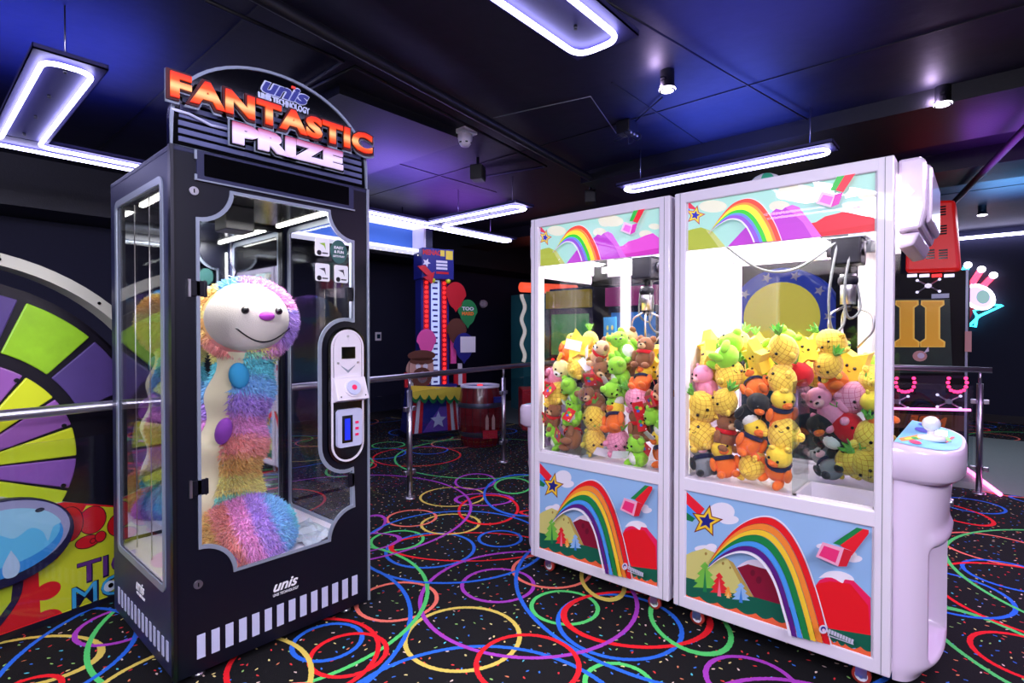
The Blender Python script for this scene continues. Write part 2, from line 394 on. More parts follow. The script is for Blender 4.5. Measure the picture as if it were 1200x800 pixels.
# ------------------------------------------------------------------ neon fixtures
def neon(label, outline, trays, rods, name='neon_light', z=2.75, closed=True, r=.0125):
    root = thing(name, label, 'neon light', (outline[0][0], outline[0][1], z), group='suspended neon loop lights')
    o = Vector((outline[0][0], outline[0][1], 0))
    pts = fillet([Vector((p[0], p[1], 0))-o for p in outline], .085, 7, closed)
    MB().tube(pts, r, 8, closed).build('neon_tube', 'neon_white', root)
    for x0, y0, x1, y1 in trays:
        t = MB().box((x0-o.x, y0-o.y, .022), (x1-o.x, y1-o.y, .030))
        t.box((x0-o.x, y0-o.y, .022), (x0-o.x+.004, y1-o.y, .05)); t.box((x1-o.x-.004, y0-o.y, .022), (x1-o.x, y1-o.y, .05))
        t.box((x0-o.x, y0-o.y, .022), (x1-o.x, y0-o.y+.004, .05)); t.box((x0-o.x, y1-o.y-.004, .022), (x1-o.x, y1-o.y, .05)); t.build('tray', 'tray_metal', root)
        for k in range(4):
            cx = x0+(x1-x0)*(.5 if x1-x0 < .4 else .1+.27*k)-o.x; cy = y0+(y1-y0)*(.5 if y1-y0 < .4 else .1+.27*k)-o.y
            MB().cyl((cx, cy, .004), (cx, cy, .022), .009, 8).build('tube_clip', 'dark_steel', root)
    for x, y in rods:
        MB().cyl((x-o.x, y-o.y, .03), (x-o.x, y-o.y, CE-z), .004, 6).build('hanging_rod', 'steel', root)
neon('white neon loop on a tray at the top centre, its rounded end over the aisle', [(-.6, 1.265), (2.2, 1.265), (2.2, 1.495), (-.6, 1.495)],
     [(-.66, 1.21, 2.27, 1.55)], [(1.0, 1.38), (2.0, 1.38)])
neon('long white double neon line with two side loops running behind the tall black prize cabinet',
     [(-2, 5.29), (5.88, 5.29), (5.88, 5.13), (4.52, 5.13), (4.52, 3.72), (4.30, 3.72), (4.30, 5.13), (.70, 5.13), (.70, 3.50), (.50, 3.50), (.50, 5.13), (-2, 5.13)],
     [(-2.05, 5.09, 5.93, 5.33), (4.26, 3.67, 4.56, 5.08), (.45, 3.44, .75, 5.08)], [(.6, 3.6), (.6, 4.8), (3.0, 5.21), (4.41, 3.85), (4.41, 4.7), (5.5, 5.21)])
neon('white neon loop hanging just above the two claw machines', [(4.46, .88), (4.62, .88), (4.62, 2.54), (4.46, 2.54)], [(4.42, .83, 4.66, 2.59)], [(4.54, 1.0), (4.54, 2.4)])
neon('added white neon loop out of view, lighting the hall from behind the viewer', [(-.9, -1.72), (1.5, -1.72), (1.5, -1.48), (-.9, -1.48)], [(-.96, -1.78, 1.56, -1.42)], [(-.6, -1.6), (1.2, -1.6)])  # this loop and the next are unseen, added to light the hall
neon('added white neon loop out of view, lighting the hall from beside the viewer', [(-1.72, -.4), (-1.48, -.4), (-1.48, 2.0), (-1.72, 2.0)], [(-1.78, -.46, -1.42, 2.06)], [(-1.6, -.2), (-1.6, 1.8)])
MB().cyl((11.5, -3.4, 2.97), (11.5, .9, 2.97), .025, 8).build('neon_bar', 'neon_white')
tag(bpy.data.objects['neon_bar'], 'straight white light bar across the far right ceiling edge', 'neon light')

# hanging blue lightbox behind the tall cabinet
a = ony(420, 258, 5.75); b_ = ony(499, 300, 5.75)
lb = thing('hanging_lightbox', 'shallow blue-backed lightbox with white edges hanging behind the prize cabinet', 'lightbox', (b_.x, 5.75, 0))
mat('box_blue', (60, 110, 190), .5); mat('edge_light', (240, 240, 255), .4, emit=1.0, emit_rgb=(225, 225, 255)); mat('bulb', (255, 240, 220), .4, emit=1.5)
zt, zb = b_.z+.40, b_.z+.06
MB().box((-2.4, 0, zb), (.0, .03, zt)).build('back_panel', 'box_blue', lb, (0, .25, 0))
for x0, x1, z0, z1 in ((-2.4, 0, zt-.02, zt+.02), (-2.4, 0, zb-.02, zb+.02)): MB().box((x0, 0, z0), (x1, .25, z1)).build('edge_frame', 'edge_light', lb)
MB().box((-.03, 0, zb-.02), (0, .28, zt+.02)).build('end_frame', 'white_plastic', lb); MB().box((0, .0, zb-.06), (.12, .34, zt+.03)).build('end_housing', 'cabinet_side', lb)
for k in range(14): MB().ball((-.06-k*.085, -.01, zb-.05-.015*math.sin(k*1.7)), .008, 6, 4).build('bulb', 'bulb', lb)
MB().cyl((-.3, .12, zt), (-.3, .12, CE), .008, 6).build('hanging_rod', 'dark_steel', lb)

# ------------------------------------------------------------------ ceiling fittings
def pipe(label, pts, r, name='ceiling_pipe', m='black_paint'):
    c = Vector(pts[0]); tag(MB().tube([Vector(p)-c for p in pts], r, 10).build(name, m, None, c), label, 'pipe' if 'pipe' in name else 'cable')
a, b_ = onz(285, -14, 3.02), onz(742, 236, 3.02)
pipe('thick black pipe slanting across the ceiling above the aisle', [a-(b_-a)*.3, a, b_, b_+(b_-a)*.25], .035)
a2, b2 = onz(240, 0, 3.06), onz(560, 178, 3.06)
pipe('thin black conduit running beside the thick ceiling pipe', [a2, onz(402, 72, 3.06), onz(340, 110, 3.06)], .012)
pipe('thin black conduit bent towards the smoke detector', [onz(345, 112, 3.06), onz(416, 78, 3.06), onz(640, 195, 3.06), onz(560, 208, 3.06)], .012)
a, b_ = onz(1210, 142, 2.88), onz(1112, 243, 2.88)
pipe('black pipe below the ceiling at the far right', [a-(b_-a)*.4, a, b_], .03)
pipe('slack black cable strung from the top edge towards the can light', [onz(700, -5, 3.08), onz(850, 85, 3.07), onz(946, 140, 3.06)], .006, 'ceiling_cable')
pipe('thin grey cable bent across the dark ceiling near the smoke detector', [onz(578, 138, 3.09), onz(692, 113, 3.09), onz(722, 156, 3.07)], .004, 'ceiling_cable', 'chute_grey')
pipe('thin black cable from the junction box to the can light', [onz(745, 142, 3.08), onz(776, 114, 3.08)], .006, 'ceiling_cable')
p = onz(545, 158, 3.06)
sd = thing('smoke_detector', 'white smoke detector on a square ceiling base', 'smoke detector', (p.x, p.y, 0))
MB().box((-.075, -.075, 3.06), (.075, .075, CE)).build('base', 'white_plastic', sd, bevel=.01)
MB().lathe([(0, 2.965), (.035, 2.965), (.05, 2.985), (.062, 3.03), (.062, 3.06)][::-1], 20).build('dome', 'white_plastic', sd)
for k in range(6): a = k*PI/3; MB().box((-.01, -.004, 2.985), (.01, .004, 2.995)).build('vent_slot', 'black_paint', sd, (.052*math.cos(a), .052*math.sin(a), 0)).rotation_euler = (0, 0, a+PI/2)
mat('lamp_glow', (255, 255, 255), .3, emit=6, emit_rgb=(245, 235, 255))
for k, (px, py, lb_) in enumerate(((782, 105, 'black can downlight with glowing lens nearest the top of the aisle'), (1105, 122, 'black can downlight with glowing lens above the far right machines'), (597, 247, 'small downlight glowing beside the far neon loop'), (1151, 252, 'flat white downlight glowing at the far right'))):
    p = onz(px, py, 2.98); r = .05
    c = thing('can_light', lb_, 'downlight', (p.x, p.y, 0), group='ceiling downlights')
    MB().lathe([(r*.9, CE), (r*.9, 3.0), (r, 3.0), (r, 2.97), (r*.8, 2.97)], 18).build('can', 'black_paint', c)
    MB().lathe([(0, 2.965), (r*.8, 2.97), (r*.82, 2.99)], 18).build('lens', 'lamp_glow', c)
    MB().lathe([(r*1.02, 2.985), (r*1.08, 2.98), (r*1.02, 2.972)], 18).build('glow_ring', 'lamp_glow', c)
    for s in (-1, 1): MB().box((s*r*.9, -.012, 3.03), (s*r*1.5, .012, 3.04)).build('bracket', 'dark_steel', c)
    if k == 2 or k == 3: continue
    l = bpy.data.lights.new('can_glow', 'POINT'); l.energy = 2.2; l.color = (.75, .55, 1); l.shadow_soft_size = .03
    lo = bpy.data.objects.new('can_glow', l); COL.objects.link(lo); lo.location = (p.x-.05, p.y+.06, 3.02)
for px, py, l_ in ((560, 203, 'black box speaker under the ceiling near the smoke detector'), (692, 231, 'black box speaker under the ceiling beside the left claw machine')):
    p = onz(px, py, 2.95); s = thing('ceiling_speaker', l_, 'speaker', (p.x, p.y, 0), .5, 'ceiling box speakers')
    MB().box((-.07, -.06, 2.88), (.07, .06, 3.02)).build('housing', 'black_paint', s, bevel=.008)
    MB().cyl((0, 0, 3.02), (0, 0, CE), .015, 8).build('mount', 'black_paint', s); MB().box((-.055, -.064, 2.895), (.055, -.06, 2.985)).build('grille', 'rubber', s)
p = onz(735, 158, 3.0); j = thing('junction_box', 'black junction box with dangling wires on the ceiling', 'junction box', (p.x, p.y, 0))
MB().box((-.075, -.06, 3.0), (.075, .06, CE)).build('housing', 'black_paint', j, bevel=.01)
for k in range(4):
    a = k*1.7; pts = [(.05*math.cos(a), .05*math.sin(a), 3.02), (.12*math.cos(a), .12*math.sin(a), 2.98), (.09*math.cos(a+.5), .09*math.sin(a+.5), 2.95), (.03, 0, 3.0)]
    MB().tube(fillet(pts, .05, 4, False), .004, 5).build('wire', 'rubber', j)
for k in range(3): MB().cyl((-.05+.05*k, -.062, 2.985), (-.05+.05*k, -.062, 3.0), .008, 8).build('connector', 'steel', j)
p = ony(443, 394, Y1); s = thing('light_switch', 'small white wall switch plate on the dark back wall', 'switch', (p.x, Y1, p.z))
MB().box((-.06, -.012, -.07), (.06, 0, .07)).build('plate', 'white_plastic', s, bevel=.005); MB().box((-.03, -.02, -.035), (.03, -.012, .035)).build('rocker', 'screen_black', s)
p = ony(565, 356, Y1); s = thing('dome_camera', 'white dome camera on the dark wall beside the balloons', 'camera', (p.x, Y1, p.z))
MB().cyl((0, 0, 0), (0, -.05, 0), .08, 18).build('base', 'white_plastic', s); MB().ball((0, -.06, 0), .07).build('dome', 'white_plastic', s)
# ------------------------------------------------------------------ tall black prize cabinet
CX, CY, CW, CD, Z0, ZT = .715, 2.38, .885, .89, .035, 2.14
cab = thing('prize_cabinet', 'tall black glass prize cabinet with an arched FANTASTIC PRIZE sign on top', 'arcade machine', (CX, CY, 0))
def F(d=0, cx=0, cz=0): return T(cx, -d, cz) @ XF_FRONT          # drawing on the front face, d in front of it
def S(d=0, cy=0, cz=0): return T(-d, cy, cz) @ XF_SIDE           # drawing on the left face (its x runs towards the viewer)
def offset_loop(lp, d):
    n = len(lp); out = []
    A = sum(lp[i][0]*lp[(i+1)%n][1]-lp[(i+1)%n][0]*lp[i][1] for i in range(n)); sg = 1 if A > 0 else -1
    for i in range(n):
        a, b, c = Vector(lp[i-1][:2]), Vector(lp[i][:2]), Vector(lp[(i+1)%n][:2])
        t = ((b-a).normalized()+(c-b).normalized())
        if t.length < 1e-6: t = c-b
        t.normalize(); out.append((b.x-t.y*sg*d, b.y+t.x*sg*d))
    return out
win = arc(.085, 2.0, .13, -90, 0)+arc(.805, 2.0, .13, 180, 270)+[(.805, 1.462)]+arc(.757, 1.335, .132, 72, 180)+arc(.757, .865, .132, 180, 288)+arc(.805, .40, .135, 90, 180)+arc(.085, .40, .135, 0, 90)
door = [(.0, Z0), (CW, Z0), (CW, ZT), (.0, ZT)]
obj('front_panel', curve_mesh('front_panel', [door, win], .02, 'cabinet_black', F(-.011)), cab)
obj('window_trim', curve_mesh('window_trim', [win, offset_loop(win, .017)], .008, 'trim_grey', F(.002)), cab)
obj('front_glass', curve_mesh('front_glass', [win], .004, 'glass', F(-.010)), cab)
swin = rrect(-.805, .35, -.10, 2.04, .045)
def side_panel(x, nm):
    m = T(x, 0, 0)
    obj('side_panel', curve_mesh('side_panel', [[(-CD, Z0), (-.022, Z0), (-.022, ZT), (-CD, ZT)], swin], .02, 'cabinet_side', m @ S(-.011)), cab)
    obj('side_trim', curve_mesh('side_trim', [swin, offset_loop(swin, .03)], .006, 'trim_grey', m @ S(.001)), cab)
    obj('side_glass', curve_mesh('side_glass', [swin], .004, 'glass', m @ S(-.006)), cab)
side_panel(0, 'l'); side_panel(CW-.022, 'r')
for x in (.0, CW): MB().box((x-.006, -.006, Z0), (x+.006, .022, ZT)).build('corner_strip', 'trim_grey' if x else 'dark_steel', cab)
MB().box((.022, CD-.03, Z0), (CW-.022, CD-.01, ZT)).build('back_panel', 'cabinet_black', cab)
MB().box((.03, CD-.034, .38), (CW-.03, CD-.031, 2.02)).build('mirror', 'mirror', cab)
MB().box((.022, .02, .335), (CW-.022, CD-.03, .36)).build('display_floor', 'white_plastic', cab)
MB().box((.0, .0, ZT-.02), (CW, CD, ZT+.004)).build('roof', 'cabinet_side', cab, bevel=.004)
MB().box((.022, .02, Z0), (CW-.022, CD-.03, Z0+.02)).build('bottom_plate', 'black_paint', cab)
MB().box((.05, .05, 2.04), (CW-.05, CD-.06, 2.06)).build('inner_ceiling', 'screen_black', cab)
for x in (.03, CW-.046): MB().box((x, CD-.06, .37), (x+.016, CD-.036, 2.02)).build('inner_post', 'cabinet_black', cab)
for x in (.09, CW-.11): MB().box((x, .08, 2.03), (x+.02, CD-.12, 2.04)).build('inner_light_strip', 'led_white', cab)
for x in (.035, CW-.047): MB().box((x, .035, .40), (x+.012, .045, 1.98)).build('inner_light_strip', 'plush_fill', cab)  # upright glowing strips added to light the fur from the front
lt = area('cabinet_light', (CX+.44, CY+.16, 2.02), .6, 17, (1, .97, .95), (math.radians(-12), 0, 0), .15)
# hanger, motor and hook inside
MB().box((.36, .42, 1.92), (.50, .56, 2.04)).build('winch_box', 'black_paint', cab, bevel=.006)
MB().tube([(.41, .49, 1.87), (.41, .49, 1.76), (.43, .49, 1.72), (.42, .49, 1.69), (.39, .49, 1.70)], .004, 6).build('hook', 'steel', cab)
for k in range(14): MB().cyl((.05, .15+k*.045, .375), (.05, .15+k*.045, 2.02), .0025, 5).build('rod', 'steel', cab) if k in (2, 7, 12) else None
# marquee screen
obj('screen_frame', curve_mesh('screen_frame', [rrect(.088, 2.022, .80, 2.138, .008), rrect(.115, 2.038, .775, 2.128, .004)], .008, 'cabinet_side', F(.004)), cab)
MB().box((.112, -.006, 2.036), (.778, .0, 2.130)).build('marquee_screen', 'screen_black', cab)
MB().box((.086, -.012, 2.016), (.805, -.006, 2.022)).build('screen_edge', 'trim_grey', cab)
for z0, z1 in ((2.016, 2.04), (2.10, 2.136)): MB().box((.080, -.012, z0), (.088, -.004, z1)).build('screen_edge', 'trim_grey', cab)
# arch sign
arch = [(-.005, 2.14)]+[(.4375-.4425*math.cos(t), 2.24+.32*math.sin(t)) for t in [PI*k/28 for k in range(29)]]+[(.88, 2.14)]
sign = MB().prism(arch, -.03, .0, lambda a, b, c: (a, -c, b)).build('arch_sign', 'screen_black', cab)
inn = offset_loop(arch, .012)
inn[0] = (inn[0][0], 2.14); inn[-1] = (inn[-1][0], 2.14)
obj('arch_edge', curve_mesh('arch_edge', [arch, inn], .012, 'trim_grey', F(.002)), sign)
mat('bar_blue', (92, 98, 140), .35)
for k in range(7):
    z = 2.158+k*.031; h = .44*math.sqrt(max(0, 1-((z-2.24)/.32)**2)) if z > 2.24 else .4425
    MB().box((.4375-h+.03, -.004, z), (.4375+h-.03, 0, z+.019)).build('sign_bar', 'bar_blue', sign)
for z, e in ((2.325, .01), (2.262, -.01)):
    MB().tube([(.0, -.008, z+.01), (.06, -.010, z+.008), (.14, -.012, z-.012+e*.2), (.22, -.012, z-.012)], .006, 8).build('sign_streak', 'white_stripe', sign)
def grad_mat(name, stops, emit, z0, z1):
    m = mat(name, emit=emit); nt = m.node_tree; b = nt.nodes['Principled BSDF']
    tc = nt.nodes.new('ShaderNodeTexCoord'); sp = nt.nodes.new('ShaderNodeSeparateXYZ'); rp = nt.nodes.new('ShaderNodeValToRGB')
    mr = nt.nodes.new('ShaderNodeMapRange'); mr.inputs[1].default_value = z0; mr.inputs[2].default_value = z1
    nt.links.new(tc.outputs['Object'], sp.inputs[0]); nt.links.new(sp.outputs['Z'], mr.inputs[0]); nt.links.new(mr.outputs[0], rp.inputs[0])
    ramp(rp, stops)
    for s in ('Base Color', 'Emission Color'): nt.links.new(rp.outputs[0], b.inputs[s])
grad_mat('fire_letters', [(0, (230, 40, 10)), (.2, (250, 90, 20)), (.42, (255, 190, 120)), (.52, (255, 180, 110)), (.68, (245, 80, 20)), (1, (220, 25, 10))], .5, 2.303, 2.401)
grad_mat('ice_letters', [(0, (225, 205, 245)), (.5, (238, 225, 250)), (.78, (215, 170, 215)), (1, (170, 40, 80))], .32, 2.188, 2.276)
mat('letter_edge', (70, 8, 6), .4); mat('logo_blue', (46, 52, 130), .4, emit=.3); mat('logo_white', (190, 195, 230), .4, emit=.3)
bz = 2.352
for dx, dz, dd, md, wd, ht, bold, dp in ((.004, -.004, .028, 'trim_grey', .93, .128, .10, .008), (.0, .0, .036, 'letter_edge', .92, .118, .085, .010), (0, 0, .046, 'fire_letters', .895, .098, .045, .008)):
    obj('lettering', text_mesh('FANTASTIC', wd, ht, dp, md, F(dd, .432+dx, bz+dz), bold=bold, spacing=1.1), sign)
for dd, md, wd, ht, bold, dp in ((.030, 'trim_grey', .53, .108, .13, .008), (.038, 'screen_black', .52, .100, .115, .006), (.044, 'ice_letters', .505, .088, .075, .010)):
    obj('lettering', text_mesh('PRIZE', wd, ht, dp, md, F(dd, .462, 2.232), bold=bold, spacing=1.1), sign)
for dd, md, bold in ((.006, 'logo_white', .07), (.010, 'logo_blue', .035)):
    obj('lettering', text_mesh('unis', .225 if bold > .05 else .215, .075 if bold > .05 else .064, .004, md, F(dd, .455, 2.487), bold=bold, shear=.35), sign)
    obj('lettering', text_mesh('UNIS TECHNOLOGY', .236 if bold > .05 else .228, .030 if bold > .05 else .024, .004, md if bold > .05 else 'logo_white', F(dd, .45, 2.435), bold=.02 if bold > .05 else .0), sign)
mat('red_dot', (230, 60, 50), .4, emit=.4); MB().box((.478, -.018, 2.512), (.496, -.012, 2.522)).build('logo_dot', 'red_dot', sign)
# foot decoration
for k in range(14): MB().box((.078+k*.0545, -.003, .092), (.078+k*.0545+.031, 0, .188)).build('stripe', 'white_stripe', cab)
for k in range(14): MB().box((-.003, .075+k*.0545, .088), (0, .075+k*.0545+.024, .168)).build('stripe', 'white_stripe', cab)
obj('lettering', text_mesh('unis', .115, .044, .002, 'white_print', F(0, .447, .272), bold=.02, shear=.4), cab)
obj('lettering', text_mesh('UNIS TECHNOLOGY', .118, .012, .002, 'white_print', F(0, .447, .236), bold=0), cab)
obj('lettering', text_mesh('unis', .12, .046, .002, 'white_print', S(0, .45, .272), bold=.03, shear=.4), cab)
obj('lettering', text_mesh('UNIS TECHNOLOGY', .12, .012, .002, 'white_print', S(0, .44, .236), bold=0), cab)
for x, z in ((.078, 1.972), (.083, .395)):
    l = MB().cyl((x, 0, z), (x, -.008, z), .017, 16).build('lock', 'steel', cab); MB().box((x-.002, -.0095, z-.008), (x+.002, -.008, z+.008)).build('keyhole', 'screen_black', l)
for z in (1.585, .785):
    h = MB().box((.062, -.006, z-.032), (.125, -.001, z+.032)).build('hinge', 'cabinet_black', cab, bevel=.003)
    MB().box((.052, -.014, z-.035), (.062, -.002, z+.035)).build('hinge_pin', 'steel', h); MB().box((.112, -.008, z-.034), (.118, -.004, z+.034)).build('hinge_edge', 'dark_steel', h)
for z in (1.60, .675): MB().box((.765, -.006, z-.035), (.803, -.001, z+.035)).build('latch', 'cabinet_black', cab, bevel=.003)
for x in (.10, .785):
    for y in (.06, .8):
        f = MB().lathe([(.0, 0), (.028, 0), (.028, .008), (.012, .014), (.010, Z0)], 14).build('foot', 'steel', cab, (x, y, 0))
# payment panel
pay = obj('payment_panel', curve_mesh('payment_panel', [rrect(.655, .762, .860, 1.438, .102, 9)], .014, 'screen_black', F(.007)), cab)
obj('pill_ring', curve_mesh('pill_ring', [rrect(.668, .775, .847, 1.425, .0895, 9), rrect(.677, .784, .838, 1.416, .0805, 9)], .008, 'white_plastic', F(.016)), pay)
pl_ = arc(.7575, 1.34, .076, 0, 180, 12)+[(.6815, 1.19), (.8335, 1.19)]
obj('face_plate', curve_mesh('face_plate', [pl_], .006, 'white_plastic', F(.017)), pay)
MB().box((.722, -.0225, 1.282), (.797, -.019, 1.340)).build('display', 'screen_black', pay)
for x, z in ((.7575, 1.392), (.703, 1.262), (.812, 1.262)): MB().cyl((x, -.019, z), (x, -.023, z), .006, 8).build('screw', 'steel', pay)
for s in (-1, 1): MB().prism([(.7575, 1.225), (.7575+s*.04, 1.25), (.7575+s*.035, 1.243), (.7575, 1.212)], .020, .0215, lambda a, b, c: (a, -c, b)).build('wing_mark', 'trim_grey', pay)
bb = MB().prism([(.02, 1.19), (.02, 1.07), (.075, 1.085), (.035, 1.19)], .672, .843, lambda a, b, c: (c, -a, b)).build('button_box', 'white_plastic', pay, bevel=.003)
n = Vector((0, -.105, .04)).normalized(); c0 = Vector((.7575, -.055, 1.137))
MB().cyl(c0, c0+n*.012, .043, 20).build('button_rim', 'white_plastic', bb); MB().cyl(c0+n*.012, c0+n*.022, .036, 20).build('button', 'white_stripe', bb)
mat('button_red', (200, 20, 80), .3, emit=.6); MB().cyl(c0+n*.022, c0+n*.025, .013, 14).build('button_mark', 'button_red', bb)
for x in (.69, .825): MB().cyl((x, -.062, 1.10), (x, -.07, 1.102), .004, 6).build('screw', 'dark_steel', bb)
rd = obj('card_reader', curve_mesh('card_reader', [rrect(.692, .85, .828, 1.035, .018)], .02, 'white_stripe', F(.024)), pay)
mat('reader_blue', (20, 40, 190), .2, emit=.8)
MB().box((.715, -.036, .872), (.772, -.034, 1.005)).build('reader_slot', 'screen_black', rd); MB().box((.728, -.0375, .885), (.758, -.036, .99)).build('reader_light', 'reader_blue', rd)
for z in (.90, .93, .96): MB().box((.788, -.036, z), (.806, -.0342, z+.012)).build('reader_mark', 'button_red', rd)
# stickers on the pane
mat('sticker_green', (50, 96, 92), .5)
for x, z in ((.60, 1.775), (.60, 1.655), (.70, 1.655)):
    st = obj('sticker', curve_mesh('sticker', [rrect(x, z, x+.075, z+.085, .01)], .001, 'white_print', F(.0005-.006)), cab)
    c = {1.775: (150, 190, 60), 1.655: (60, 60, 70)}[z]
    obj('sticker_print', art([(c, [(x+.02, z+.06), (x+.05, z+.065), (x+.055, z+.03), (x+.045, z+.05)]), ((20, 20, 24), ell(x+.02, z+.015, .012, .012, 12)), ((20, 20, 24), [(x+.035, z+.012), (x+.065, z+.012), (x+.065, z+.018), (x+.035, z+.018)])], 'sticker_print', xf=F(-.0048)), st)
st = obj('sticker', curve_mesh('sticker', [ell(.725, 1.805, .045, .058)], .001, 'sticker_green', F(-.0055)), cab)
for k, t in enumerate(('EASY', '& FUN', "LET'S PLAY")): obj('lettering', text_mesh(t, .052 if k < 2 else .062, .014 if k < 2 else .010, .0008, 'white_print', F(-.0048, .725, 1.825-.021*k), bold=.03), st)
# film of clear wrapping on the display floor
mat('film', (200, 210, 225), .15, spec=.8)
fm = MB(); g = {}
for i in range(9):
    for k in range(9):
        x, y = .60+.026*i, .10+.045*k; fm.v.append((x, y, .362+.05*max(0, mnoise((x*6, y*6, 2)))+.05*max(0, mnoise((x*16, y*14, 5)))))
for i in range(8):
    for k in range(8): a = i*9+k; fm.f.append((a, a+9, a+10, a+1)); fm.c.append(None); fm.sm.append(False)
tag(fm.build('plastic_bag', 'film', None, (CX, CY, 0)), 'crumpled clear plastic bag on the floor of the prize cabinet', 'bag')

# ------------------------------------------------------------------ giant rainbow caterpillar plush in the cabinet
PAL = [(198, 160, 245), (140, 200, 255), (120, 225, 238), (255, 240, 150), (255, 205, 125), (255, 165, 160), (246, 165, 225)]
def palette(t):
    t = t % len(PAL); i = int(t); f = t-i; a, b = PAL[i], PAL[(i+1) % len(PAL)]; f = min(1, max(0, (f-.35)/.3))
    return tuple(a[k]+(b[k]-a[k])*f for k in range(3))
CREAM = (236, 226, 190)
cat_ = thing('caterpillar_plush', 'giant fluffy rainbow caterpillar plush with a smiling cream face in the tall cabinet', 'plush toy', (CX+.28, CY+.42, .36))
O = Vector((CX+.28, CY+.42, .36))
path = [ony(a, b, y)-O for a, b, y in ((262, 632, 2.84), (262, 600, 2.86), (266, 560, 2.84), (270, 520, 2.80), (276, 480, 2.79), (283, 440, 2.77), (290, 400, 2.76))]
sm = []
for i in range(len(path)-1):
    for k in range(6): sm.append(path[i].lerp(path[i+1], k/6))
sm.append(path[-1])
def body_r(t): return .150+.016*math.cos(t*2*PI*4.0)-.022*t
fur = MB(); tk = random.Random(5)
def spike(p, n, c, ln=.030, wd=.0048):
    d = (n*1.0+Vector((tk.uniform(-.55, .55), tk.uniform(-.55, .55), tk.uniform(-.75, .35)))).normalized()
    s = d.cross(Vector((tk.uniform(-1, 1), tk.uniform(-1, 1), tk.uniform(-1, 1)))).normalized()*wd; t = d.cross(s).normalized()*wd
    v = tk.uniform(.82, 1.12); c = tuple(min(255, x*v) for x in c); L = ln*tk.uniform(.7, 1.3)
    q = p+d*L+Vector((0, 0, -.25*L))
    fur.add([p+s, p-s*.5+t*.87, p-s*.5-t*.87, q], [(0, 1, 3), (1, 2, 3), (2, 0, 3)], c)
bd = MB(); N_ = len(sm); nn = 24; vs = []; colv = []
left = Vector((-.96, -.28, 0)).normalized()
for i in range(N_):
    t = i/(N_-1); r = body_r(t)
    for k in range(nn):
        a = 2*PI*k/nn; d = Vector((math.cos(a), math.sin(a), 0)); vs.append(sm[i]+d*r)
        tt = t*10.5+.5*math.sin(a*1+.5)
        belly = d.dot(left) > .93-.25*t and t > .12
        colv.append(CREAM if belly else palette(tt))
        if not belly:
            for q in range(26):
                a2 = a+tk.uniform(-.5, .5)*2*PI/nn; d2 = Vector((math.cos(a2), math.sin(a2), .0)); z = Vector((0, 0, tk.uniform(-.5, .5)*.017))
                spike(sm[i]+z+d2*r, d2, palette(tt))
for i in range(N_-1):
    for k in range(nn): bd.f.append((i*nn+k, i*nn+(k+1)%nn, (i+1)*nn+(k+1)%nn, (i+1)*nn+k)); bd.c.append(colv[i*nn+k]); bd.sm.append(True)
bd.v = [tuple(v) for v in vs]; bd.build('body', 'plush', cat_)
def furball(name, c, r, colf, skip, count, ln, seedjit=.0):
    mb = MB(); mb.ball(c, r, 28, 18)
    for i, f in enumerate(mb.f):
        ctr = sum((Vector(mb.v[k]) for k in f), Vector())/len(f); mb.c[i] = colf(ctr-c)
    o = mb.build(name, 'plush', cat_)
    for k in range(count):
        v = Vector((tk.gauss(0, 1), tk.gauss(0, 1), tk.gauss(0, 1))).normalized(); q = Vector((v.x*r[0], v.y*r[1], v.z*r[2]))
        if skip(q): continue
        nrm = Vector((v.x/r[0], v.y/r[1], v.z/r[2])).normalized(); spike(c+q, nrm, colf(q), ln)
    return o
viewdir = Vector((-.42, -.91, 0)).normalized()      # the face looks out of the front glass
sidev = Vector((.91, -.42, 0))
hc = ony(291, 374, 2.74)-O
def headcol(q):
    a = math.atan2(q.z, q.dot(sidev))
    return palette({0: 0.3}.get(9, (a/PI*3.2+.2) % 7)) if q.z < .05 else palette((.2+(-q.dot(sidev)/.2)*1.6+(2.2 if q.dot(sidev) < -.12 else 0)) % 7)
hd = furball('head', hc, (.215, .20, .195), headcol, lambda q: q.dot(viewdir) > .095, 12000, .028)
fc = MB(); rotf = Matrix.Rotation(math.atan2(viewdir.y, viewdir.x)+PI/2, 3, 'Z')
fc.ball(hc+viewdir*.10, (.185, .125, .158), 28, 16, rot=rotf); fc.build('face', mat('cream_plush', (212, 204, 196), .95, bump=.2, bscale=220, sheen=.3), cat_)
def onface(u, v, out=.0):      # point of the face surface
    k = math.sqrt(max(0, 1-(u/.185)**2-(v/.158)**2)); return hc+viewdir*(.10+.125*k+out)+sidev*u+Vector((0, 0, v))
mat('eye_black', (12, 10, 12), .15, coat=.5); mat('nose_purple', (178, 60, 190), .7); mat('arm_blue', (60, 170, 225), .9, bump=.2, bscale=200); mat('arm_purple', (150, 70, 190), .9, bump=.2, bscale=200)
for u in (-.005, .135): MB().ball(onface(u, .035), (.018, .018, .018), 14, 9).build('eye', 'eye_black', cat_)
MB().ball(onface(.085, .010, .012), (.034, .024, .021), 14, 9, rot=rotf).build('nose', 'nose_purple', cat_)
MB().tube([onface(-.045+.23*k/14, -.035-.075*math.sin(PI*k/14*.92+.12), .003) for k in range(15)], .0035, 6).build('mouth', 'eye_black', cat_)
sc_ = ony(289, 624, 2.66)-O
def lobecol(q):
    s = q.dot(Vector((.8, -.3, 0)))+.35*q.z
    return palette(3.3+max(0, s+.16)/.36*5.6)
furball('tail_end', sc_, (.205, .19, .165), lobecol, lambda q: q.z < -.13, 12000, .034)
pk = ony(258, 658, 2.6)-O; pk.z = .05
furball('foot_tuft', pk, (.09, .10, .05), lambda q: (225, 130, 215), lambda q: False, 700, .035)
f_ = fur.build('fur', 'fur', cat_); f_['kind'] = 'stuff'
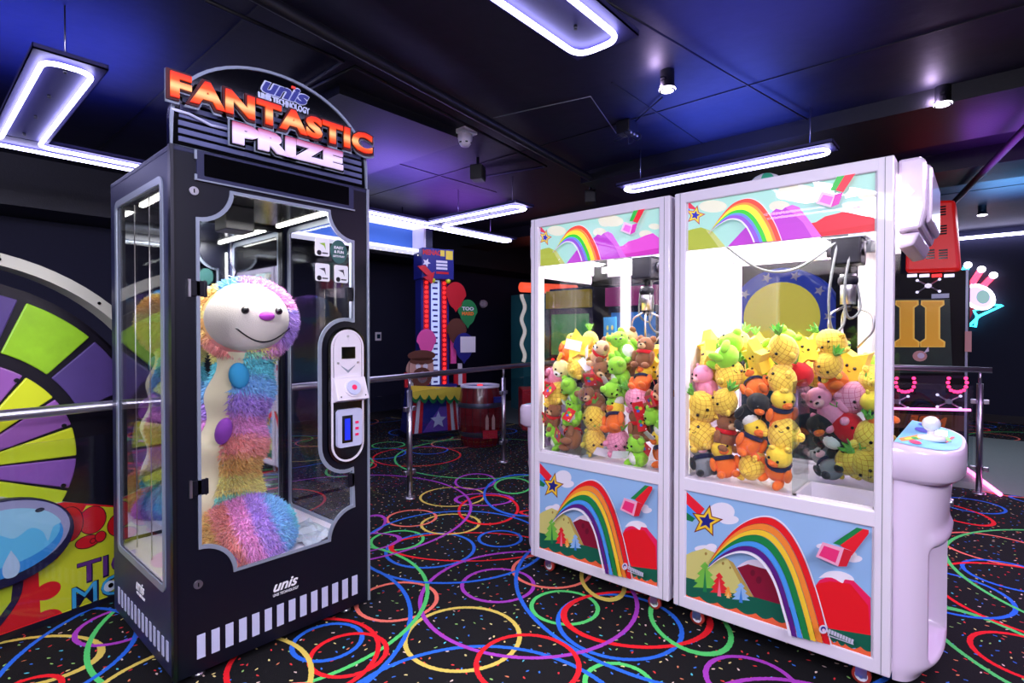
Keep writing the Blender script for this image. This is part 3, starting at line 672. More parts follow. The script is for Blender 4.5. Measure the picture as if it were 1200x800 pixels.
for px, py, y, m_, r in ((280, 440, 2.635, 'arm_blue', (.045, .035, .062)), (262, 505, 2.645, 'arm_purple', (.036, .035, .062))):
    MB().ball(ony(px, py, y)-O, r, 16, 10, rot=Matrix.Rotation(.25 if 'p' in m_ else -.15, 3, 'Y')).build('arm', m_, cat_)
# ------------------------------------------------------------------ claw machines
KX, KW, KL = 2.895, .40, .437
RY, LY = .700, 1.598
RED, ORA, YEL, GRN, BLU, PUR, WHT = (236, 28, 36), (250, 140, 52), (255, 208, 52), (24, 134, 66), (76, 160, 240), (92, 30, 128), (246, 240, 250)
def star(cx, cy, R, r=.45, rot=12): return [(cx+(R if k % 2 == 0 else R*r)*math.sin(math.radians(rot+36*k)), cy-(R if k % 2 == 0 else R*r)*math.cos(math.radians(rot+36*k))) for k in range(10)]
def bands(outer, inner, cols):
    res = []; f0 = 0
    for c, f1 in cols:
        a = [(o[0]+(i[0]-o[0])*f0, o[1]+(i[1]-o[1])*f0) for o, i in zip(outer, inner)]; b = [(o[0]+(i[0]-o[0])*f1, o[1]+(i[1]-o[1])*f1) for o, i in zip(outer, inner)]
        for k in range(len(a)-1): res.append((c, [a[k], a[k+1], b[k+1], b[k]]))
        f0 = f1
    return res
def smooth(p, n=5):
    out = []
    for i in range(len(p)-1):
        p0, p1, p2, p3 = p[max(i-1, 0)], p[i], p[i+1], p[min(i+2, len(p)-1)]
        for k in range(n):
            t = k/n; out.append(tuple(.5*((2*p1[j])+(-p0[j]+p2[j])*t+(2*p0[j]-5*p1[j]+4*p2[j]-p3[j])*t*t+(-p0[j]+3*p1[j]-3*p2[j]+p3[j])*t**3) for j in (0, 1)))
    return out+[p[-1]]
def scal(p, n, amp):          # scalloped edge
    out = []
    for i in range(len(p)-1):
        (x0, y0), (x1, y1) = p[i], p[i+1]
        for k in range(n):
            for q in range(5): t = (k+q/5)/n; out.append((x0+(x1-x0)*t, y0+(y1-y0)*t+amp*math.sin(PI*q/5)))
    return out+[p[-1]]
RB = ((WHT, .035), (RED, .20), (ORA, .36), (YEL, .50), (GRN, .67), (BLU, .80), (PUR, .93), (WHT, 1.0))
lower = []
L_ = lambda c, p: lower.append((c, p))
L_((150, 190, 232), [(60, 20), (820, 180), (820, 740), (60, 480)])
for x, y, a, b in ((215, 135, 52, 38), (245, 165, 38, 18), (150, 278, 40, 14), (175, 272, 22, 14), (610, 268, 24, 10), (735, 318, 32, 14), (720, 305, 26, 18)): L_((238, 232, 244), ell(x, y, a, b))
L_((240, 30, 52), [(60, 38), (60, 85), (128, 150), (150, 122)]); L_((70, 150, 235), [(60, 85), (60, 122), (112, 163), (128, 150)]); L_((24, 120, 70), [(60, 122), (60, 160), (102, 172), (112, 160)])
L_((120, 20, 30), star(157, 170, 66)); L_((250, 205, 50), star(157, 170, 56)); L_((30, 34, 130), star(157, 170, 34))
L_((238, 232, 244), smooth([(130, 285), (150, 268), (185, 272), (215, 300), (180, 300)])); L_((214, 206, 120), [(60, 310), (100, 290), (150, 276), (205, 300), (262, 340), (262, 470), (60, 420)])
L_((190, 160, 80), [(240, 318), (262, 332), (348, 478), (325, 478)]); L_((214, 206, 120), [(200, 300), (240, 318), (325, 478), (200, 450)])
for x, y, a in ((155, 297, 5), (222, 335, 5), (250, 352, 4)): L_((160, 130, 60), ell(x, y, a, a*1.3, 10))
L_((238, 225, 240), smooth([(272, 352), (315, 325), (360, 322), (410, 345), (425, 385), (380, 372), (345, 352), (300, 350)])); L_((140, 16, 48), [(278, 352), (320, 338), (362, 350), (405, 362), (430, 395), (480, 510), (350, 480)])
for x, y, a, b in ((338, 372, 9, 13), (362, 400, 11, 15)): L_((110, 12, 40), ell(x, y, a, b, 14))
L_((240, 30, 90), [(572, 440), (600, 400), (650, 380), (730, 400), (800, 470), (800, 620), (640, 600)]); L_((238, 22, 34), [(575, 455), (590, 415), (640, 405), (720, 415), (790, 500), (800, 630), (640, 600)])
L_((246, 240, 250), smooth([(596, 392), (630, 368), (680, 366), (722, 382), (735, 402), (700, 398), (690, 412), (660, 396), (640, 390), (596, 392)]))
L_((16, 96, 72), scal([(60, 470), (200, 500), (350, 535), (480, 575), (560, 600), (660, 640), (820, 690)], 2, 14)+[(820, 620), (640, 590), (560, 560), (480, 505), (350, 468), (200, 440), (120, 400), (60, 385)])
L_((248, 104, 60), scal([(820, 672), (700, 650), (640, 625), (480, 562), (350, 530), (200, 488), (60, 440)], 2, 14)+[(60, 500), (820, 740)])
for cx, y0, y1, hw, c, c2 in ((152, 328, 448, 48, (120, 196, 70), (30, 130, 70)), (208, 370, 465, 36, (232, 40, 46), (250, 120, 140)), (243, 425, 472, 16, (250, 160, 60), (255, 200, 120)), (293, 410, 490, 36, (150, 190, 235), (60, 130, 210))):
    p = [(cx, y0)]
    for k in range(3): p += [(cx+hw*(.4+.25*k), y0+(y1-y0)*(.2+.24*k)), (cx+hw*(.2+.2*k), y0+(y1-y0)*(.26+.24*k))]
    p += [(cx+hw, y0+(y1-y0)*.88)]; L_(c, p+[(2*cx-x, y-6) for x, y in p[::-1][:-1]]); L_(c2, [(cx, y0+22), (cx+7, y1), (cx-8, y1-3)])
outer = smooth([(176, 318), (215, 258), (270, 198), (330, 160), (395, 147), (450, 168), (500, 225), (545, 310), (585, 420), (620, 540), (660, 690)])
inner = smooth([(176, 342), (215, 312), (255, 293), (300, 283), (345, 292), (385, 322), (420, 372), (445, 430), (465, 500), (482, 560), (498, 636)])
lower += bands(outer, inner, RB)
L_((24, 130, 66), [(800, 172), (760, 178), (662, 243), (690, 250)]); L_((236, 28, 44), [(800, 172), (800, 205), (735, 290), (690, 250)])
L_((246, 170, 200), [(622, 238), (705, 262), (682, 332), (596, 295)]); L_((240, 50, 120), [(628, 252), (688, 272), (672, 318), (608, 290)]); L_((214, 30, 50), [(705, 262), (740, 275), (715, 332), (682, 332)]); L_((150, 200, 240), [(622, 238), (650, 238), (740, 275), (705, 262)])
L_((220, 214, 232), ell(625, 574, 17, 17)); L_((50, 50, 140), ell(625, 573, 10, 10)); L_((236, 200, 220), ell(626, 577, 6, 6))
for k in range(9): L_((200, 196, 214), [(646+k*11, 572+k*4.6), (655+k*11, 576+k*4.6), (652+k*11, 592+k*4.6), (643+k*11, 588+k*4.6)])
L_((200, 196, 214), [(642, 594), (742, 629), (742, 633), (642, 598)])
def px_low(p): q = onx(780+p[0]/3.3333, 560+p[1]/3.3333, KX-KW); return (-(q.y-RY), q.z)
def px_hd(p): q = onx(790+p[0]/3.6355, 180+p[1]/3.6355, KX-KW); return (-(q.y-RY), q.z)
def header(mount):
    h = []; H_ = lambda c, p: h.append((c, p))
    H_((180, 232, 216), [(20, 200), (880, 50), (880, 360), (20, 410)])
    for x, y, a, b in ((160, 222, 60, 26), (520, 158, 85, 30), (480, 168, 40, 22), (820, 178, 40, 16), (445, 222, 45, 24), (760, 222, 46, 22)): H_((240, 240, 214), ell(x, y, a, b))
    H_((232, 60, 90), [(20, 200), (60, 205), (95, 238), (60, 232)]); H_((80, 140, 230), [(20, 225), (60, 232), (64, 250), (20, 270)])
    H_((190, 30, 90), star(85, 260, 44)); H_((250, 225, 70), star(85, 260, 36)); H_((50, 50, 190), star(85, 260, 21))
    H_(mount[0], [(480, 395), (540, 300), (600, 290), (640, 265), (700, 250), (760, 228), (810, 215), (880, 255), (880, 360)])
    H_(mount[1], [(500, 395), (545, 345), (880, 290), (880, 360)])
    H_((200, 70, 210), [(216, 402), (300, 312), (380, 262), (410, 250), (430, 232), (455, 238), (470, 226), (492, 235), (520, 222), (545, 262), (600, 330), (560, 395)]); H_((226, 110, 226), [(470, 226), (500, 215), (530, 226), (640, 370), (600, 380), (545, 290)])
    H_((182, 194, 70), [(20, 335), (80, 318), (110, 312), (160, 330), (222, 404), (20, 410)]); H_((206, 214, 130), [(130, 322), (160, 330), (222, 404), (190, 404)])
    o = smooth([(148, 334), (198, 262), (250, 208), (312, 187), (362, 205), (402, 252), (436, 312), (472, 410)]); i = smooth([(150, 342), (198, 304), (240, 284), (280, 288), (308, 312), (328, 345), (342, 378), (352, 420)])
    h += bands(o, i, ((WHT, .03), ((240, 80, 60), .2), ((255, 150, 60), .3), ((255, 235, 60), .52), ((60, 214, 60), .68), ((110, 150, 240), .78), ((150, 90, 210), .94), (WHT, 1)))
    H_((50, 190, 70), [(738, 84), (700, 98), (668, 160), (692, 160)]); H_((238, 40, 60), [(785, 76), (738, 84), (692, 160), (724, 168)])
    H_((250, 200, 235), [(632, 165), (690, 178), (672, 232), (608, 214)]); H_((240, 120, 220), [(640, 178), (682, 188), (668, 222), (622, 208)]); H_((220, 60, 180), [(690, 178), (724, 168), (706, 218), (672, 232)])
    return [(c, [px_hd(q) for q in p]) for c, p in h]
A0, A1 = -.374, .374
def clip(polys, x0, x1, y0, y1):
    out = []
    for c, p in polys:
        for ax, v, s in ((0, x0, 1), (0, x1, -1), (1, y0, 1), (1, y1, -1)):
            r = []
            for k in range(len(p)):
                a, b = p[k-1], p[k]; ia, ib = (a[ax]-v)*s >= 0, (b[ax]-v)*s >= 0
                if ia != ib: t = (v-a[ax])/(b[ax]-a[ax]); r.append((a[0]+(b[0]-a[0])*t, a[1]+(b[1]-a[1])*t))
                if ib: r.append(b)
            p = r
            if len(p) < 3: break
        if len(p) >= 3: out.append((c, p))
    return out
low = clip([(c, [px_low(q) for q in p]) for c, p in lower], A0, A1, .142, .652)
hd_r = clip(header(((236, 40, 60), (224, 24, 44))), A0, A1, 1.802, 2.028); hd_l = clip(header(((236, 90, 214), (214, 60, 190))), A0, A1, 1.802, 2.028)
RZ = Matrix.Rotation(PI, 4, 'Z')
low_me = art(low, 'lower_artwork', 'print', T(-KW+.010, 0, 0) @ XF_SIDE, .00012); low_me2 = low_me.copy(); low_me2.transform(RZ)
def superell(a, b, n, k, e=3.0):
    return [(a*math.copysign(abs(math.cos(t))**(2/e), math.cos(t)), b*math.copysign(abs(math.sin(t))**(2/e), math.sin(t))) for t in [PI+PI*i/n for i in range(n+1)]]
def console_top():
    c = superell(.33, .175, 24, 0); h = [((0.35, .75, .95), 0)]
    return c
mat('orange_glow', (250, 120, 60), .5)
def claw_machine(y, rz, far, label, hd_polys, claw_xy, chute):
    r = thing('claw_machine', label, 'claw machine', (KX, y, 0), rz, 'white rainbow claw machines')
    P_ = 'white_plastic'
    for sx in (-1, 1):
        for sy in (-1, 1):
            x0, y0 = sx*KW, sy*KL
            if sy < 0 and sx == far: y0 += .17          # the far front corner is cut back
            p = MB().box((x0, y0, .085), (x0-sx*.052, y0-sy*.058, 2.08)).build('post', P_, r, bevel=.006)
            MB().box((x0+sx*.0015, y0-sy*.028, .09), (x0, y0-sy*.030, 2.075)).build('post_groove', 'chute_grey', p)
        for z0, z1 in ((.085, .142), (.652, .715), (2.028, 2.08)): MB().box((sx*KW, -KL+.05, z0), (sx*(KW-.045), KL-.05, z1)).build('side_rail', P_, r, bevel=.005)
        lp = MB().box((sx*(KW-.011), A0-.01, .13), (sx*(KW-.03), A1+.01, .665)).build('lower_panel', P_, r)
        obj('artwork', low_me if sx < 0 else low_me2, lp)
        hp = MB().box((sx*(KW-.016), A0-.01, 1.80), (sx*(KW-.020), A1+.01, 2.035)).build('header_panel', P_, r)
        me = art(hd_polys, 'header_artwork', 'print_lit', T(-KW+.0155, 0, 0) @ XF_SIDE, .00012)
        if sx > 0: me.transform(RZ)
        obj('artwork', me, hp)
        MB().box((sx*(KW-.006), A0-.008, .71), (sx*(KW-.010), A1+.008, 2.035)).build('glass_pane', 'glass', r)
    for sy in (-1, 1):
        for z0, z1 in ((.085, .142), (.652, .715), (2.028, 2.08)): MB().box((-KW+.05, sy*KL, z0), (KW-.05, sy*(KL-.045), z1)).build('end_rail', P_, r, bevel=.005)
    MB().box((-KW+.03, -KL+.01, .13), (KW-.03, -KL+.03, .66)).build('front_panel', P_, r)
    MB().prism([(-far*(KW-.05), -KL+.008), (far*(KW-.05), -KL+.178), (far*(KW-.05), -KL+.182), (-far*(KW-.05), -KL+.012)], .71, 2.03).build('front_glass', 'glass', r)
    MB().box((-KW+.03, KL-.022, .13), (KW-.03, KL-.006, 2.03)).build('back_panel', P_, r)
    MB().box((-KW+.01, -KL+.01, 2.045), (KW-.01, KL-.01, 2.07)).build('roof', P_, r)
    MB().box((-KW+.02, -KL+.02, .12), (KW-.02, KL-.02, .14)).build('bottom_plate', P_, r)
    # display floor with chute opening (local)
    fl = MB(); cx0, cx1, cy0, cy1 = chute
    for a, b in (((-KW+.02, -KL+.03), (cx0, KL-.03)), ((cx1, -KL+.03), (KW-.02, KL-.03)), ((cx0, cy1), (cx1, KL-.03)), ((cx0, -KL+.03), (cx1, cy0))):
        if b[0]-a[0] > .003 and b[1]-a[1] > .003: fl.box((a[0], a[1], .672), (b[0], b[1], .70))
    fl.build('display_floor', P_, r)
    ch = MB()
    for a, b in (((cx0, cy0), (cx1, cy0+.012)), ((cx0, cy1-.012), (cx1, cy1)), ((cx0, cy0), (cx0+.012, cy1)), ((cx1-.012, cy0), (cx1, cy1))): ch.box((a[0], a[1], .60), (b[0], b[1], .722))
    c = ch.build('prize_chute', P_, r); MB().box((cx0+.012, cy0+.012, .61), (cx1-.012, cy1-.012, .62)).build('chute_floor', 'chute_grey', c); MB().box((cx0+.03, cy0+.02, .622), (cx0+.06, cy1-.05, .626)).build('chute_slot', 'screen_black', c)
    MB().box((cx0-.0, cy1+.002, .70), (cx1+.006, cy1+.006, 1.20)).build('chute_guard', 'acrylic', r); xx = cx1 if cx0 < 0 else cx0-.006
    MB().box((xx, cy0, .70), (xx+.004, cy1, 1.20)).build('chute_guard', 'acrylic', r)
    # gantry
    gx, gy = claw_xy; gz = 1.84
    for sx in (-1, 1): MB().box((sx*.335, -KL+.05, gz-.02), (sx*.31, KL-.03, gz+.02)).build('gantry_rail', 'white_print', r)
    for k in (-.03, .03): MB().cyl((-.32, gy+k, gz+.02), (.32, gy+k, gz+.02), .007, 8).build('gantry_bar', 'steel', r)
    MB().box((-.33, gy-.05, gz-.03), (-.29, gy+.05, gz+.03)).build('gantry_truck', 'dark_steel', r); MB().box((.29, gy-.05, gz-.03), (.33, gy+.05, gz+.03)).build('gantry_truck', 'dark_steel', r)
    ca = MB().box((gx-.07, gy-.06, gz-.12), (gx+.07, gy+.06, gz+.01)).build('carriage', 'cabinet_black', r, bevel=.008)
    MB().box((gx-.075, gy-.08, gz), (gx+.075, gy+.08, gz+.045)).build('carriage_plate', 'trim_grey', ca); MB().cyl((gx-.03, gy-.07, gz-.05), (gx-.03, gy+.08, gz-.05), .03, 14).build('motor', 'dark_steel', ca)
    cl = MB().cyl((gx, gy, gz-.16), (gx, gy, gz-.30), .033, 16).build('claw', 'steel', r)
    MB().cyl((gx, gy, gz-.12), (gx, gy, gz-.16), .012, 8).build('cord', 'rubber', cl); MB().cyl((gx, gy, gz-.30), (gx, gy, gz-.33), .022, 12, r2=.012).build('hub', 'dark_steel', cl); MB().lathe([(.036, gz-.17), (.042, gz-.18), (.042, gz-.20), (.036, gz-.21)], 16, (gx, gy, 0)).build('collar', 'cabinet_black', cl)
    for k in range(3):
        a = k*2*PI/3+.4; d = Vector((math.cos(a), math.sin(a), 0)); o = Vector((gx, gy, gz))
        MB().tube(fillet([o+d*.02+Vector((0, 0, -.31)), o+d*.10+Vector((0, 0, -.345)), o+d*.105+Vector((0, 0, -.42)), o+d*.04+Vector((0, 0, -.50))], .03, 5, False), .0055, 6).build('prong', 'steel', cl)
    for k, (dx, dy, drop) in enumerate(((-.06, .03, .42), (-.05, -.03, .36))):
        MB().tube(smooth3([(gx+dx, gy+dy, gz), (gx+dx-.03, gy+dy+.03, gz-drop*.6), (gx+dx-.01, gy+dy+.02, gz-drop), (gx+dx+.04, gy+dy-.02, gz-drop*.9), (gx+.02, gy+dy, gz-.2)]), .006, 6).build('coil_cable', 'chute_grey', r)
    MB().tube(smooth3([(gx-.06, gy+.03, gz-.01), (gx-.14, gy+(.18), gz-.13), (-.26, gy+.30, gz-.14), (-.30, min(gy+.45, KL-.06), gz-.02)]), .006, 6).build('coil_cable', 'chute_grey', r)
    for sx in (-1, 1): MB().box((sx*.345, -KL+.06, 2.0), (sx*.365, KL-.04, 2.015)).build('inner_light_strip', 'led_white', r)
    for sx in (-1, 1): [MB().box((sx*.352, q*(KL-.055), .72), (sx*.342, q*(KL-.048), 1.80)).build('inner_light_strip', 'plush_fill', r) for q in ((-1, 1) if sx != far else (1,))]  # upright strips added to brighten the toys facing the glass
    # casters
    for sx in (-1, 1):
        for sy in (-1, 1):
            cx, cy = sx*(KW-.06), sy*(KL-.10)
            k = MB().box((cx-.028, cy-.035, .072), (cx+.028, cy+.035, .085)).build('caster', 'steel', r)
            MB().box((cx-.020, cy-.02, .03), (cx-.016, cy+.02, .075)).build('fork', 'steel', k); MB().box((cx+.016, cy-.02, .03), (cx+.020, cy+.02, .075)).build('fork', 'steel', k)
            MB().lathe([(.022, -.013), (.034, -.013), (.034, .013), (.022, .013)], 18).build('tyre', 'caster_red', k, (cx, cy, .034)).rotation_euler = (0, PI/2, 0)
            MB().cyl((cx-.0145, cy, .034), (cx+.0145, cy, .034), .023, 14).build('wheel', 'white_print', k); MB().cyl((cx-.022, cy, .034), (cx+.022, cy, .034), .008, 10).build('axle', 'steel', k)
    # moulded front: pedestal with prize scoop, console, marquee housing
    na, nz = 80, 60; pd = MB(); zs = [.055+(.86-.055)*k/nz for k in range(nz+1)]
    def half(t, e=2.6): c_, s_ = math.cos(t), math.sin(t); return Vector((.345*math.copysign(abs(c_)**(2/e), c_), -.150*abs(s_)**(2/e)))
    def sst(a, b, v): v = min(1, max(0, (v-a)/(b-a))); return v*v*(3-2*v)
    for z in zs:
        for k in range(na+1):
            t = PI*k/na; v = half(t); fr = abs(v.x+far*.10)/.345
            dent = sst(.52, .44, fr)*sst(.13, .17, z)*sst(.58, .53, z)
            bulge = 1-.35*sst(.12, .055, z)+.10*sst(.55, .80, z); rim = .12*sst(.6, .5, fr)*math.exp(-((z-.60)/.03)**2)
            y_ = v.y*(bulge+rim)*(1-1.25*dent); pd.v.append((v.x*(.97+.03*bulge), -KL+y_, z))
    for i in range(nz):
        for k in range(na): a = i*(na+1)+k; pd.f.append((a, a+na+1, a+na+2, a+1)); pd.c.append(None); pd.sm.append(True)
    pe = pd.build('pedestal', 'white_mould', r)
    MB().box((-.06, -KL-.155, .58), (.06, -KL-.145, .66)).build('coin_plate', 'white_mould', pe, bevel=.01); MB().cyl((.0, -KL-.15, .70), (0, -KL-.17, .70), .018, 12).build('coin_lock', 'steel', pe)
    cs = superell(.372, .212, 28, 0); mb = MB(); zz = lambda yv, t: t+.16*(yv+.0)
    levels = ((.92, .0, .795), (1.0, .0, .815), (1.0, .0, .925), (.97, 0, .945))
    for s_, _, z in levels:
        for q in cs: mb.v.append((q[0]*s_, -KL+q[1]*s_, z+(.16*q[1] if z > .9 else .04*q[1])+.04))
    n = len(cs)
    for l in range(3):
        for k in range(n-1): a = l*n+k; mb.f.append((a, a+1, a+n+1, a+n)); mb.c.append(None); mb.sm.append(True)
    mb.f.append(tuple(3*n+k for k in range(n))); mb.c.append(None); mb.sm.append(False); mb.f.append(tuple(n-1-k for k in range(n))); mb.c.append(None); mb.sm.append(False)
    co = mb.build('control_console', 'white_mould', r)
    ca2 = []; top = [(q[0]*.92, q[1]*.92) for q in cs]
    ca2.append(((120, 200, 235), top)); ca2.append(((250, 150, 60), [(-.30, -.02), (-.05, -.10), (-.02, -.06), (-.25, -.005)])); ca2.append(((250, 225, 70), [(-.25, -.03), (-.05, -.095), (-.03, -.07), (-.22, -.02)]))
    ca2.append(((60, 180, 80), ell(-.16, -.05, .03, .012))); ca2.append(((230, 50, 60), [(-.1, -.15), (.1, -.17), (.1, -.16), (-.1, -.135)])); ca2.append(((120, 220, 90), [(-.05, -.165), (.25, -.12), (.2, -.09), (-.05, -.14)])); ca2.append(((60, 60, 190), ell(.10, -.06, .07, .03)))
    ca2.append(((240, 70, 120), ell(-.26, -.06, .04, .02))); ca2.append(((50, 70, 200), ell(.26, -.06, .04, .03)))
    me = art(ca2, 'console_artwork', 'print', None, .0004)
    for v in me.vertices: v.co = (v.co.x, -KL+v.co.y, .985+.16*v.co.y+v.co.z+.001)
    obj('console_artwork', me, co)
    MB().lathe([(.0, .985), (.05, .985), (.045, 1.0), (.014, 1.005), (.012, 1.03)][::-1], 18, (-.10, -KL-.10, -.015)).build('joystick_base', P_, co); MB().ball((-.10, -KL-.10, 1.035), .032).build('joystick', mat('clear_knob', (225, 225, 232), .1, coat=1) if 'clear_knob' not in M else 'clear_knob', co)
    MB().cyl((.08, -KL-.12, .96), (.08, -KL-.12, .985), .025, 14).build('button', mat('button_lit', (220, 240, 255), .2, emit=4) if 'button_lit' not in M else 'button_lit', co)
    mh = MB().prism([(-.0, 1.80), (-.075, 1.81), (-.09, 1.88), (-.09, 2.06), (-.075, 2.085), (-.0, 2.085)], -.30, .30, lambda a, b, c: (c, -KL+a, b)).build('marquee_housing', 'white_mould', r, bevel=.012)
    MB().prism([(-.0, 1.74), (-.05, 1.75), (-.07, 1.80), (0, 1.80)], -.27, .27, lambda a, b, c: (c, -KL+a, b)).build('marquee_lip', 'white_mould', r, bevel=.01)
    MB().prism([(-.085, 1.83), (-.105, 1.85), (-.105, 2.05), (-.085, 2.07)], -.24, .24, lambda a, b, c: (c, -KL+a, b)).build('marquee_face', 'white_mould', mh, bevel=.01)
    MB().tube([(-.302, -KL-.03, 1.93), (-.306, -KL-.05, 1.95), (-.302, -KL-.03, 1.98)], .004, 6).build('marquee_clip', 'edge_light', mh)
    l = area('claw_machine_light', (KX, y, 1.99), .6, 24, (1, .98, .95), (0, 0, 0), .66)
    return r
def smooth3(p, n=6):
    p = [Vector(q) for q in p]; out = []
    for i in range(len(p)-1):
        p0, p1, p2, p3 = p[max(i-1, 0)], p[i], p[i+1], p[min(i+2, len(p)-1)]
        for k in range(n): t = k/n; out.append(.5*((2*p1)+(-p0+p2)*t+(2*p0-5*p1+4*p2-p3)*t*t+(-p0+3*p1-3*p2+p3)*t**3))
    return out+[p[-1]]
claw_machine(RY, 0, 1, 'white claw machine with a rainbow panel and control console, at the right', hd_r, (.02, -.22), (-.375, -.10, -.385, -.09))
claw_machine(LY, PI, -1, 'white claw machine with a rainbow panel standing back to back on the left', hd_l, (.02, .12), (.10, .375, -.385, -.09))
# ball on the roof of the right machine
bl = thing('beach_ball', 'green and white ball lying on the roof of the right claw machine', 'ball', (KX+.22, .90, 2.071))
for k in range(8):
    mb = MB(); mb.lathe([(.10*math.sin(PI*i/10), .10-.10*math.cos(PI*i/10)) for i in range(11)], 4, (0, 0, 0), k*PI/4, (k+1)*PI/4)
    mb.build('ball_panel', mat('ball_green', (70, 200, 150), .5) if k == 0 else ('ball_green' if k % 2 == 0 else 'white_print'), bl)
# white score card and blue pass card stuck inside the left machine
mat('card_blue', (70, 160, 225), .5); mat('card_yellow', (240, 225, 120), .5)
c = thing('prize_card', 'blue card with rows of yellow dots inside the left claw machine', 'card', (3.22, 1.93, 1.22)); MB().box((0, -.10, 0), (.004, .10, .30)).build('card', 'card_blue', c); c.rotation_euler = (0, 0, -.6)
for i in range(2):
    for k in range(5): MB().cyl((-.002, -.045+.075*i, .035+.048*k), (-.004, -.045+.075*i, .035+.048*k), .017, 12).build('dot', 'card_yellow', c)

# ------------------------------------------------------------------ plush toys in the claw machines
def quilt(name, rgb, line):
    m = mat(name, rgb, .95, sheen=.3); nt = m.node_tree; N = nt.nodes.new; L = nt.links.new; b = nt.nodes['Principled BSDF']
    tc = N('ShaderNodeTexCoord'); sp = N('ShaderNodeSeparateXYZ'); L(tc.outputs['Object'], sp.inputs[0])
    at = N('ShaderNodeMath'); at.operation = 'ARCTAN2'; L(sp.outputs['Y'], at.inputs[0]); L(sp.outputs['X'], at.inputs[1]); outs = []
    for s in (1, -1):
        a = N('ShaderNodeMath'); a.operation = 'MULTIPLY_ADD'; a.inputs[1].default_value = 12/6.2832*s; L(at.outputs[0], a.inputs[0])
        z = N('ShaderNodeMath'); z.operation = 'MULTIPLY'; z.inputs[1].default_value = 33; L(sp.outputs['Z'], z.inputs[0]); L(z.outputs[0], a.inputs[2])
        f = N('ShaderNodeMath'); f.operation = 'PINGPONG'; f.inputs[1].default_value = .5; L(a.outputs[0], f.inputs[0])
        c = N('ShaderNodeMath'); c.operation = 'LESS_THAN'; c.inputs[1].default_value = .05; L(f.outputs[0], c.inputs[0]); outs.append(c)
    mx = N('ShaderNodeMath'); mx.operation = 'MAXIMUM'; L(outs[0].outputs[0], mx.inputs[0]); L(outs[1].outputs[0], mx.inputs[1])
    mi = N('ShaderNodeMix'); mi.data_type = 'RGBA'; mi.inputs[6].default_value = lin(rgb); mi.inputs[7].default_value = lin(line); L(mx.outputs[0], mi.inputs[0]); L(mi.outputs[2], b.inputs['Base Color'])
quilt('pine_yellow', (250, 216, 84), (200, 140, 40)); quilt('pine_pink', (244, 160, 190), (200, 90, 130))
for n_, c in dict(brown=(150, 98, 66), tan=(226, 188, 140), lime=(150, 220, 60), belly=(245, 245, 238), orange=(246, 120, 48), yellow=(255, 220, 70), navy=(30, 36, 70), grey=(140, 146, 152), dark=(34, 38, 44), red=(214, 26, 40), pink=(246, 156, 190), leaf=(110, 190, 70), skinpink=(250, 190, 200), paleyellow=(252, 240, 170)).items():
    mat('felt_'+n_, c, .95, bump=.25, bscale=150, sheen=.25)
U = .08
def B(c, r, m_, jit=.06): mb = MB(); r = r if isinstance(r, tuple) else (r, r, r); mb.ball(tuple(x*U for x in c), tuple(x*U for x in r), 16, 10, jit=jit); return mb
def PM(name, mb, m_): return (name, mb.mesh(name, m_))
def eyes(y, z, x=.3, r=.09): return [PM('eye', B((s*x, y, z), r, '', 0), 'eye_black') for s in (-1, 1)]
def leaves():
    mb = MB()
    for k in range(7):
        a = k*2*PI/6 if k < 6 else 0; t = .55 if k < 6 else .05; d = Vector((math.cos(a)*t, math.sin(a)*t, 1)).normalized(); s = Vector((-math.sin(a), math.cos(a), 0)); o = Vector((0, 0, .92))
        p = [o, o+d*.35+s*.17, o+d*.85, o+d*.35-s*.17]; nn_ = d.cross(s)*.05
        vs = [q*U for q in p]+[(q+nn_)*U for q in p]; mb.add(vs, [(0, 1, 2, 3), (7, 6, 5, 4), (0, 4, 5, 1), (1, 5, 6, 2), (2, 6, 7, 3), (3, 7, 4, 0)])
    return mb
def band(z, r0, r1, h, m_): mb = MB(); mb.lathe([(r0*U, (z-h)*U), (r0*1.08*U, z*U), (r1*U, (z+h)*U)], 16); return PM('scarf', mb, m_)
def smile(y, z, w_): return PM('mouth', MB().tube([((-w_+2*w_*k/6)*U, (y+.05*abs(k-3)/3)*U, (z-.12*math.sin(PI*k/6))*U) for k in range(7)], .0018, 5), 'eye_black')
KINDS = {}
for nm, pm in (('pineapple_plush', 'pine_yellow'), ('pink_pineapple_plush', 'pine_pink')):
    KINDS[nm] = [PM('body', B((0, 0, 0), (.86, .80, 1.0), ''), pm), PM('leaf_crown', leaves(), 'felt_leaf')]+eyes(-.74, .18)+[smile(-.79, -.02, .14)]+[PM('foot', B((s*.4, -.3, -.95), (.2, .3, .17), ''), pm) for s in (-1, 1)]+[PM('arm', B((s*.9, -.2, -.1), (.2, .17, .26), ''), pm) for s in (-1, 1)]
def critter(body, head, muzzle, ear, limb, scarf=None, eary=.0, earr=(.26, .16, .26), nose='eye_black', belly=None):
    p = [PM('body', B((0, 0, -.45), (.68, .6, .72), ''), body), PM('head', B((0, -.05, .55), (.66, .6, .58), ''), head)]
    if muzzle: p.append(PM('muzzle', B((0, -.55, .42), (.3, .22, .22), ''), muzzle))
    p += [PM('ear', B((s*.5, .0, 1.0+eary), earr, ''), ear) for s in (-1, 1)] if ear else []
    p += [PM('arm', B((s*.72, -.25, -.3), (.2, .22, .42), ''), limb) for s in (-1, 1)]+[PM('leg', B((s*.42, -.5, -.95), (.24, .4, .22), ''), limb) for s in (-1, 1)]
    p += eyes(-.58, .68, .24, .075)
    if muzzle: p.append(PM('nose', B((0, -.76, .5), (.1, .07, .07), '', 0), nose))
    if belly: p.append(PM('belly', B((0, -.18, -.45), (.5, .5, .55), ''), belly))
    if scarf: p.append(band(.05, .62, .56, .13, scarf))
    return p
